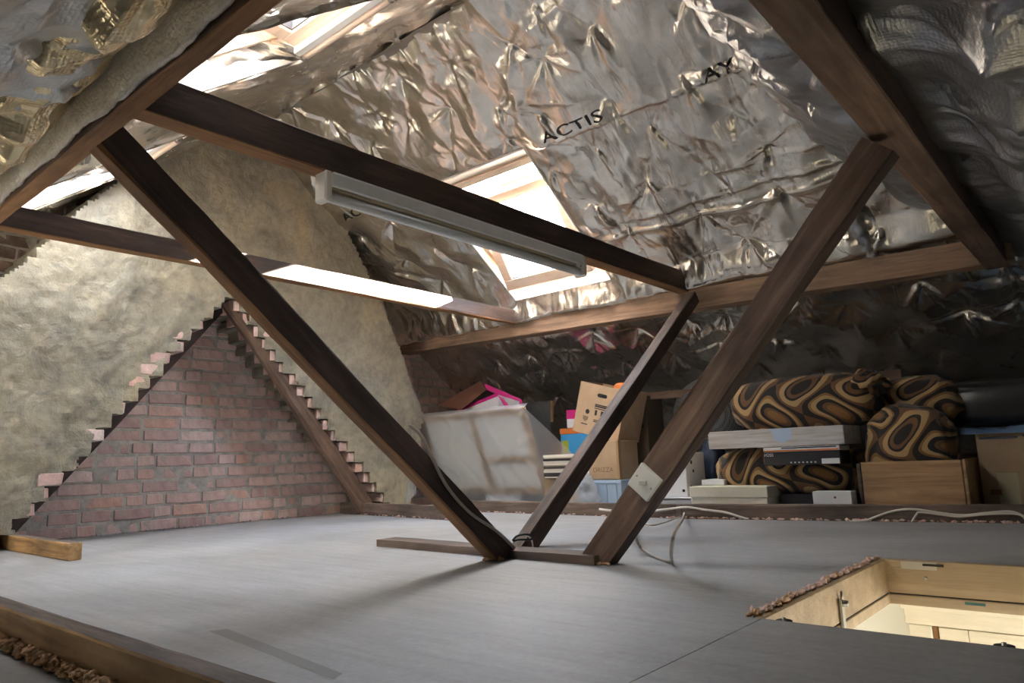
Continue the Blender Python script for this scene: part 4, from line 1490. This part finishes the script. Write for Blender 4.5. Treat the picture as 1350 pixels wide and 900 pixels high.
for i in range(na):
    for j in range(nb):
        a = i * (nb + 1) + j
        fs.append((a, a + nb + 1, a + nb + 2, a + 1))
mesh('dust_sheet', vs, fs, M['sheet'], smooth=True, label='milky translucent plastic sheet draped over the canvas', cat='sheet')
# sheet tail hanging at the left of the long strut
vs, fs = [], []
for i in range(17):
    for j in range(21):
        s, t = i / 16, j / 20
        p_ = Vector((-4.17 + .10 * s + .12 * t * (1 - s), 3.70 - .10 * s - .08 * t, .70 - .58 * t - .07 * s * t))
        p_ += Vector((1, -1, 0)) * .018 * mnoise.noise(Vector((s * 4, t * 3, 1)))
        vs.append(p_)
for i in range(16):
    for j in range(20):
        a = i * 21 + j
        fs.append((a, a + 21, a + 22, a + 1))
mesh('dust_sheet', vs, fs, M['sheet'], smooth=True, label='loose plastic tail hanging beside the flue, left of the long strut', cat='sheet')

# open magenta and white carton with a brown lid
ob = empty('open_carton', (-3.6, 4.1, 0), 'open white and magenta carton with a brown lid, behind the canvas', 'box')
pbox('body', -3.74, -3.42, 0, .66, 4.03, 4.28, M['paper_white'], ob)
def plate(nm, P, off, mt, par):
    P = [Vector(p) for p in P]
    n_ = len(P)
    Q = [p + Vector(off) for p in P]
    return mesh(nm, P + Q, [tuple(range(n_)), tuple(range(2 * n_ - 1, n_ - 1, -1))] + [(k, n_ + k, n_ + (k + 1) % n_, (k + 1) % n_) for k in range(n_)], mt, par)


plate('lid', [ony(575, 534, 4.0), ony(608, 540, 3.93), ony(641, 514, 3.99), ony(632, 503, 4.08)], (.004, .008, .004), M['brown_card'], ob)
c0_, c1_, c2_ = ony(656, 520, 3.97), ony(603, 542, 4.02), ony(694, 532, 4.14)
plate('tray_side', [c0_, c1_, c1_ - Vector((0, 0, .10)), c0_ - Vector((0, 0, .10))], (0, .004, 0), M['paper_white'], ob)
plate('tray_side', [c0_, c2_, c2_ - Vector((0, 0, .10)), c0_ - Vector((0, 0, .10))], (0, .004, 0), M['paper_white'], ob)
plate('magenta_band', [c0_ + Vector((0, -.002, .014)), c1_ + Vector((0, -.002, .014)), c1_ + Vector((0, -.002, -.006)), c0_ + Vector((0, -.002, -.012))], (0, .004, 0), M['magenta'], ob)
plate('magenta_flap', [ony(638, 505, 4.06), ony(642, 514, 4.05), ony(690, 534, 4.10), ony(687, 526, 4.11)], (0, .004, 0), M['magenta'], ob)
plate('magenta_flap', [c0_ + Vector((.004, -.004, .0)), ony(662, 524, 3.98), ony(676, 540, 4.0), ony(668, 541, 3.99)], (0, .003, 0), M['magenta'], ob)

# black portfolio
pf = empty('art_portfolio', (-3.27, 4.1, 0), 'black cloth covered portfolio standing behind the canvas', 'portfolio')
pm = Matrix.Translation((-3.14, 4.06, 0)) @ Matrix.Rotation(.10, 4, 'X')
box('cover', (-.27, 0, 0), (0, .03, .755), M['black_cloth'], pf, .003, mw=Matrix.Translation((-3.14, 4.06, 0)) @ Matrix.Rotation(-.05, 4, 'X'))
box('spine_edge', (.001, .002, .60), (.005, .028, .752), mat('brass yellow edging', lin(150, 128, 84), .5), pf, .001, mw=Matrix.Translation((-3.14, 4.06, 0)) @ Matrix.Rotation(-.05, 4, 'X'))

# pile: carton, magazines, blue tin box, magenta box
pbox('carton', -3.06, -2.78, 0, .21, 3.88, 4.16, M['card_dull'], label='plain carton under the pile of magazines', cat='box')
MG = [lin(206, 200, 186), lin(60, 56, 54), lin(214, 206, 190), lin(150, 140, 124), lin(222, 218, 206), lin(190, 180, 160)]
where = ['bottom magazine', 'second magazine from the bottom', 'third magazine from the bottom', 'third magazine from the top', 'second magazine from the top', 'topmost bright striped magazine']
for k in range(6):
    z = .2115 + k * .0255
    e = pbox('magazine', -3.05 + rb.uniform(0, .02), -2.78 + rb.uniform(-.02, .02), z, z + .008, 3.86, 4.08, mat('magazine cover', MG[k], .4), None, .001,
             label=where[k] + ' in the pile beside the shorter strut', cat='magazine', group='magazines by the strut')
    pbox('page_block', -3.045, -2.79, z + .0082, z + .0245, 3.865, 4.075, mat('magazine pages', lin(232, 226, 212) if k % 2 else lin(70, 64, 60), .7), e, .001)
top = e
for k, c in enumerate((lin(204, 52, 44), lin(236, 190, 40), lin(226, 130, 52), lin(176, 160, 200), lin(236, 224, 196))):
    x = -3.03 + k * .045
    mesh('cover_stripe', [(x, 3.866, .3642), (x + .04, 3.866, .3642), (x + .12, 4.07, .3642), (x + .08, 4.07, .3642)], [(0, 1, 2, 3)], mat('cover stripe', c, .4), top)
bb = empty('toy_box', (-2.93, 4.12, .365), 'blue and orange printed box under the magenta one', 'box')
pbox('body', -3.06, -2.83, .365, .505, 4.09, 4.24, M['blue'], bb)
pbox('orange_band', -3.062, -2.828, .505, .545, 4.088, 4.242, M['orange'], bb)
pbox('green_print', -3.05, -2.99, .375, .46, 4.0886, 4.0902, mat('green yellow print', lin(150, 160, 60), .5), bb, 0)
mb = empty('small_carton', (-2.95, 4.16, .546), 'small magenta and white carton on top of the blue box', 'box')
mm_ = Matrix.Translation((-2.945, 4.165, .546)) @ Matrix.Rotation(.55, 4, 'Z')
box('body', (-.08, -.07, 0), (.08, .07, .062), M['paper_white'], mb, .002, mw=mm_)
box('magenta_top', (-.081, -.071, .062), (.081, .071, .125), M['magenta'], mb, .002, mw=mm_)
text_part('l', mm_ @ front_at(-.02, -.0715, .085), .03, M['paper_white'], mb)
box('printed_mark', (.0806, -.03, .025), (.0816, .02, .04), M['print_dark'], mb, 0, mw=mm_)

# upright removal carton, tilted
A, B_, C_ = ony(766, 502, 3.90), ony(826, 515, 3.90), ony(755, 565, 3.90)
ex_ = (B_ - A).normalized()
ez_ = (A - C_)
ez_ = (ez_ - ex_ * ez_.dot(ex_)).normalized()
ey_ = ez_.cross(ex_)
wd_, hg = (B_ - A).length, (A - C_).length + .01
kmw = frame_mw(A - ez_ * hg, ex_, ey_, ez_)
uc = empty('moving_carton', A - ez_ * hg, 'tilted brown cardboard carton with a hand hole and printed symbols', 'box')
Tk = .004
box('front_panel', (0, 0, 0), (wd_, Tk, hg), M['card'], uc, .001, mw=kmw)
box('side_panel', (0, Tk, 0), (Tk, .26, hg), M['card'], uc, .001, mw=kmw)
box('side_panel', (wd_ - Tk, Tk, 0), (wd_, .26, hg), M['card'], uc, .001, mw=kmw)
box('back_panel', (Tk, .256, 0), (wd_ - Tk, .26, hg), M['card'], uc, .001, mw=kmw)
box('base_panel', (Tk, Tk, 0), (wd_ - Tk, .256, Tk), M['card'], uc, .001, mw=kmw)
bmh = bmesh.new()
for sx in (-1, 1):
    for k in range(9):
        th = math.pi / 2 * sx * -1 + math.pi * k / 8 * sx * -1
ring = [(-.026 + .012 * math.cos(math.pi / 2 + math.pi * k / 8), .012 * math.sin(math.pi / 2 + math.pi * k / 8)) for k in range(9)] + \
       [(.026 + .012 * math.cos(-math.pi / 2 + math.pi * k / 8), .012 * math.sin(-math.pi / 2 + math.pi * k / 8)) for k in range(9)]
cxh, czh = wd_ * .52, hg * .80
mesh('hole_patch', [kmw @ Vector((cxh + a, -.0006, czh + b2)) for a, b2 in ring], [tuple(range(len(ring)))], M['black'], uc, label='dark patch for the hand hole')  # flat black patch paints the shaded inside of a hole
for (a, b2, w2, h2) in ((.40, .60, .40, .008), (.40, .565, .33, .010), (.40, .53, .38, .006), (.42, .40, .05, .035), (.55, .40, .06, .035), (.68, .40, .05, .035), (.42, .30, .3, .006), (.42, .27, .28, .006), (.16, .18, .14, .006)):
    box('printed_mark', (a * wd_, -.0007, b2 * hg), ((a + w2) * wd_, .0001, b2 * hg + h2), M['print_dark'], uc, 0, mw=kmw)
mesh('printed_symbol', [kmw @ Vector((.26 * wd_ + .016 * math.cos(k * .5236), -.0007, .44 * hg + .016 * math.sin(k * .5236))) for k in range(12)], [tuple(range(12))], M['print_dark'], uc)
mesh('printed_symbol', [kmw @ Vector((.24 * wd_ + a, -.0007, .30 * hg + b2)) for a, b2 in ((-.022, .016), (.022, .016), (.02, -.006), (0, -.02), (-.02, -.006))], [(0, 1, 2, 3, 4)], mat('light print', lin(140, 116, 90), .8), uc)
puff('orange_bundle', kmw @ Vector((wd_ * .72, .1, hg - .01)), (.05, .05, .05), M['orange'], 3, label='orange bundle poking out of the tilted carton', cat='bundle', n=24)

# stack: blue crate, carton on it, dark carton behind
cr = empty('plastic_crate', (-2.5, 3.9, 0), 'pale blue plastic crate under the lower brown carton', 'crate')
for nm, lo_, hi_ in (('front_wall', (-2.665, 3.74, .0), (-2.36, 3.748, .185)), ('side_wall', (-2.368, 3.748, 0), (-2.36, 4.06, .185)), ('side_wall', (-2.665, 3.748, 0), (-2.657, 4.06, .185)),
                     ('back_wall', (-2.657, 4.052, 0), (-2.368, 4.06, .185)), ('base', (-2.657, 3.748, 0), (-2.368, 4.052, .008)),
                     ('rim', (-2.672, 3.728, .178), (-2.352, 3.745, .198)), ('rim', (-2.366, 3.745, .178), (-2.352, 4.066, .198))):
    box(nm, lo_, hi_, M['pale_blue'], cr, .002)
ring2 = [(a * 1.3, b2 * 1.5) for a, b2 in ring]
mesh('hole_patch', [(-2.61 + a, 3.739, .145 + b2) for a, b2 in ring2], [tuple(range(len(ring2)))], M['navy'], cr, label='dark patch for the hand hole')  # navy patch painted in place of a dark opening
for x in (-2.55, -2.47, -2.40):
    box('rib', (x, 3.734, .0), (x + .008, 3.741, .178), M['pale_blue'], cr, .001)
lc = empty('moving_carton', (-2.52, 3.9, .20), 'brown carton with a dark side, standing on the blue crate', 'box')
pbox('body', -2.66, -2.405, .20, .435, 3.80, 4.03, M['card'], lc)
pbox('packing_tape', -2.42, -2.404, .20, .4355, 3.799, 3.83, mat('clear brown tape', lin(170, 140, 100), .3), lc, .0005)
text_part('ORIZZA', front_at(-2.60, 3.7985, .245), .042, mat('faded print', lin(140, 108, 78), .8), lc)
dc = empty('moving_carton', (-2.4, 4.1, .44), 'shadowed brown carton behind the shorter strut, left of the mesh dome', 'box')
pbox('body', -2.72, -2.43, 0, .735, 4.22, 4.44, mat('cardboard with painted shade', lin(104, 88, 70), .85), dc)  # the carton's shade is painted into this cardboard colour
for k in range(3):
    pbox('printed_mark', -2.66, -2.46, .62 - k * .05, .645 - k * .05, 4.2185, 4.2202, M['print_dark'], dc, 0)

# crumpled plastic bag in front of the crate
puff('plastic_bag', (-2.62, 3.66, .125), (.13, .07, .15), M['sheet'], 8, p=2.0, wr=.35, fold=7, n=72, label='crumpled clear plastic bag spilling over the plate', cat='bag')

# grey mesh dome on its foot
dm_ = empty('mesh_dome', (-2.05, 4.42, 0), 'grey perforated metal dome in the shadow behind the switch strut', 'dome')
vs, fs = [], []
R0 = .245
for j in range(17):
    ph = math.pi / 2 * j / 16 * 1.15
    for i in range(48):
        th = 2 * math.pi * i / 48
        vs.append((R0 * math.sin(ph) * math.cos(th), -R0 * .62 * math.cos(ph), R0 * math.sin(ph) * math.sin(th)))
for j in range(16):
    for i in range(48):
        a, b2 = j * 48 + i, j * 48 + (i + 1) % 48
        fs.append((a, b2, b2 + 48, a + 48))
md_ = mat('perforated steel', lin(120, 122, 126), .4, .7)
vv = coords(md_, (90, 90, 90))
vo = N(md_, 'ShaderNodeTexVoronoi', Scale=1.0, Randomness=.0)
L(md_, vv, vo.inputs['Vector'])
L(md_, ramp(md_, vo.outputs['Distance'], [(.28, lin(30, 30, 32)), (.36, lin(150, 152, 156))]), bsdf(md_).inputs['Base Color'])
mesh('dome', vs, fs, md_, dm_, smooth=True, mw=Matrix.Translation((-2.06, 4.40, .585)) @ Matrix.Rotation(.25, 4, 'Z'))
tube('rim', [Vector((-2.06, 4.44, .585)) + Matrix.Rotation(.25, 3, 'Z') @ Vector((R0 * math.cos(k * .2618), 0, R0 * math.sin(k * .2618))) for k in range(25)], .008, M['steel'], dm_, 8, 1)
tube('stem', [(-2.06, 4.45, 0), (-2.06, 4.45, .36)], .02, M['black'], dm_, 10, 1)

# white carton with round hole on a grey tray
tb = empty('storage_tray', (-2.0, 3.9, 0), 'milky grey plastic tray under the white carton', 'tray')
pbox('tray_body', -2.18, -1.90, 0, .088, 3.76, 4.0, M['bin'], tb, .01)
pbox('tray_rim', -2.19, -1.89, .088, .098, 3.75, 4.01, M['bin'], tb, .003)
wc_ = empty('white_carton', (-2.05, 3.9, .1), 'white carton with black printed dots, right of the light switch', 'box')
pbox('body', -2.17, -1.955, .0985, .345, 3.79, 4.03, M['paper_white'], wc_)
semi = [(-2.10 + .055 * math.cos(math.pi + math.pi * k / 12), .175 + .04 * math.sin(math.pi + math.pi * k / 12)) for k in range(13)]
mesh('printed_symbol', [(a, 3.789, b2) for a, b2 in semi], [tuple(range(13))], M['print_dark'], wc_)
box('orange_band', (-2.15, 3.7885, .178), (-2.045, 3.7898, .192), M['orange'], wc_, 0)
for (y, z, r_) in ((3.88, .24, .010), (3.84, .155, .006), (3.84, .125, .010), (3.86, .29, .012)):
    mesh('printed_dot', [(-1.9545, y + r_ * math.cos(k * .6283), z + r_ * math.sin(k * .6283)) for k in range(10)], [tuple(range(10))], M['print_dark'], wc_)
box('open_flap', (-2.17, 3.78, .346), (-1.95, 3.79, .352), M['paper_white'], wc_, .001)
for k in range(2):
    box('printed_dot', (-1.985 - k * .0, 3.7888, .125), (-1.970, 3.7896, .14), M['print_dark'], wc_, 0)

# cream box, small white box on it, blue bag behind
cb = empty('cream_box', (-1.7, 3.9, 0), 'long cream box just behind the cabled floor plate', 'box')
pbox('base', -1.905, -1.475, 0, .10, 3.73, 4.02, M['cream_card'], cb)
pbox('lid', -1.91, -1.470, .10, .158, 3.725, 4.025, M['cream_card'], cb)
pbox('white_box', -1.90, -1.76, .159, .19, 3.86, 4.0, M['paper_white'], label='thin white box lying on the cream box', cat='box')
puff('blue_bag', (-1.96, 4.16, .20), (.07, .10, .20), M['navy'], 5, wr=.25, n=32, label='dark blue bag wedged behind the white carton', cat='bag')

# patterned cushions and the boxes between them
pbox('dark_crate', -1.46, -1.10, 0, .11, 3.86, 4.25, M['black_card'], label='dark box under the lower patterned cushion', cat='box')
FB = [fabric('ogee velvet', 3.3, (0, 0, 0), 1), fabric('ogee velvet lower', 3.6, (0, .2, 0), 2), fabric('ogee velvet bright', 3.6, (0, .5, .1), 3)]
puff('patterned_cushion', (-1.44, 4.02, .235), (.42, .17, .135), FB[1], 21, p=3.0, wr=.06, fold=5, flat=.08, label='lower brown and black patterned cushion under the boxes', cat='cushion', group='patterned cushions')
bk = empty('black_box', (-1.28, 3.88, .262), 'black box with white and orange stripes under the long pale box', 'box')
pbox('body', -1.475, -1.095, .262, .330, 3.735, 3.90, M['black_card'], bk)
pbox('white_band', -1.476, -1.094, .330, .3545, 3.734, 3.901, M['paper_white'], bk)
pbox('orange_stripe', -1.474, -1.10, .332, .339, 3.7325, 3.7338, M['orange'], bk, 0)
pbox('blue_stripe', -1.38, -1.11, .346, .352, 3.7325, 3.7338, M['navy'], bk, 0)
pbox('address_label', -1.185, -1.10, .266, .292, 3.7335, 3.7348, M['paper_white'], bk, 0)
text_part('VOSS', front_at(-1.475, 3.7342, .309), .022, M['paper_white'], bk)
for k in range(7):
    pbox('printed_mark', -1.34 + k * .02, -1.332 + k * .02, .272, .279, 3.7335, 3.7348, M['bin'], bk, 0)
lbx = empty('long_box', (-1.43, 3.9, .358), 'long pale wood grained box with a blue label, between the cushions', 'box')
pbox('body', -1.79, -1.075, .358, .452, 3.76, 4.05, M['wrap_white'], lbx)
mesh('blue_label', [(-1.44, 3.7592, .4515), (-1.33, 3.7592, .4515), (-1.33, 3.7592, .40), (-1.37, 3.7592, .378), (-1.415, 3.7592, .385)], [(0, 4, 3, 2, 1)], M['pale_blue'], lbx)
puff('patterned_cushion', (-1.36, 4.10, .592), (.40, .20, .150), FB[0], 31, p=3.2, wr=.06, fold=5, flat=.06, label='upper brown and black patterned cushion lying on the long pale box', cat='cushion', group='patterned cushions')
puff('patterned_cushion', (-.86, 4.27, .56), (.23, .16, .145), FB[0], 37, p=2.4, wr=.16, fold=4, flat=.05, label='crumpled patterned cushion at the back beside the black bundle', cat='cushion', group='patterned cushions')
puff('gathered_cloth', (-1.02, 4.05, .66), (.10, .10, .075), FB[1], 12, p=2, wr=.4, fold=5, n=48, label='knotted gather of patterned cloth between the cushions', cat='cloth')

dw = empty('wooden_drawer', (-.82, 4.0, 0), 'bare wooden drawer standing on the storage floor', 'drawer')
pbox('front_panel', -1.025, -.60, 0, .268, 3.80, 3.815, M['wood_drawer'], dw)
pbox('corner_strip', -1.045, -1.027, 0, .262, 3.797, 4.2, M['wood_plate'], dw)
pbox('side_panel', -.598, -.584, 0, .272, 3.80, 4.2, M['wood_drawer'], dw)
pbox('back_panel', -1.025, -.60, 0, .25, 4.186, 4.2, M['wood_drawer'], dw)
pbox('base_panel', -1.025, -.60, .02, .03, 3.816, 4.185, M['wood_drawer'], dw)
puff('patterned_cushion', (-.835, 4.0, .315), (.20, .165, .225), FB[2], 44, p=2.7, wr=.10, fold=4, rot=Matrix.Rotation(.12, 3, 'Y'), label='plump patterned cushion stuffed into the wooden drawer', cat='cushion', group='patterned cushions')
wb_ = empty('white_box', (-1.15, 3.75, 0), 'small white box leaning left of the wooden drawer', 'box')
box('body', (-1.235, 3.70, .0), (-1.055, 3.785, .133), M['paper_white'], wb_, .002)
mesh('round_mark', [(-1.13 + .006 * math.cos(k * .785), 3.6992, .105 + .006 * math.sin(k * .785)) for k in range(8)], [tuple(range(8))], M['brown_card'], wb_)

bc = empty('large_carton', (-.35, 4.3, 0), 'large dull cardboard carton at the right edge', 'box')
pbox('body', -.565, -.02, 0, .385, 4.02, 4.45, M['card_dull'], bc)
pbox('printed_mark', -.55, -.40, .355, .366, 4.0188, 4.0202, mat('blue print', lin(62, 70, 92), .7), bc, 0)
pbox('printed_mark', -.38, -.24, .362, .371, 4.0188, 4.0202, mat('blue print', lin(62, 70, 92), .7), bc, 0)
pbox('parcel_tape', -.50, -.42, 0, .20, 4.0186, 4.0203, mat('pale tape', lin(170, 160, 128), .5), bc, 0)
pbox('sticker', -.535, -.49, .10, .125, 4.0184, 4.0203, mat('brown sticker', lin(120, 80, 40), .6), bc, 0)
puff('black_bundle', (-.42, 4.42, .535), (.40, .17, .115), M['black_wrap'], 51, p=4.5, wr=.07, fold=7, label='black polythene wrapped bundle at the right edge', cat='bundle')
vs, fs = [], []
for i in range(41):
    for j in range(9):
        x, t = -.62 + .62 * i / 40, j / 8
        vs.append((x, 3.99 + .45 * t, .388 + .020 * (1 + mnoise.noise(Vector((x * 9, t * 3, 3)))) * (1 if j else .25) + (-.012 if j == 0 else 0)))
for i in range(40):
    for j in range(8):
        a = i * 9 + j
        fs.append((a, a + 9, a + 10, a + 1))
mesh('polythene_sheet', vs, fs, M['blue_sheet'], smooth=True, label='crumpled bluish polythene lying on the large carton', cat='sheet')
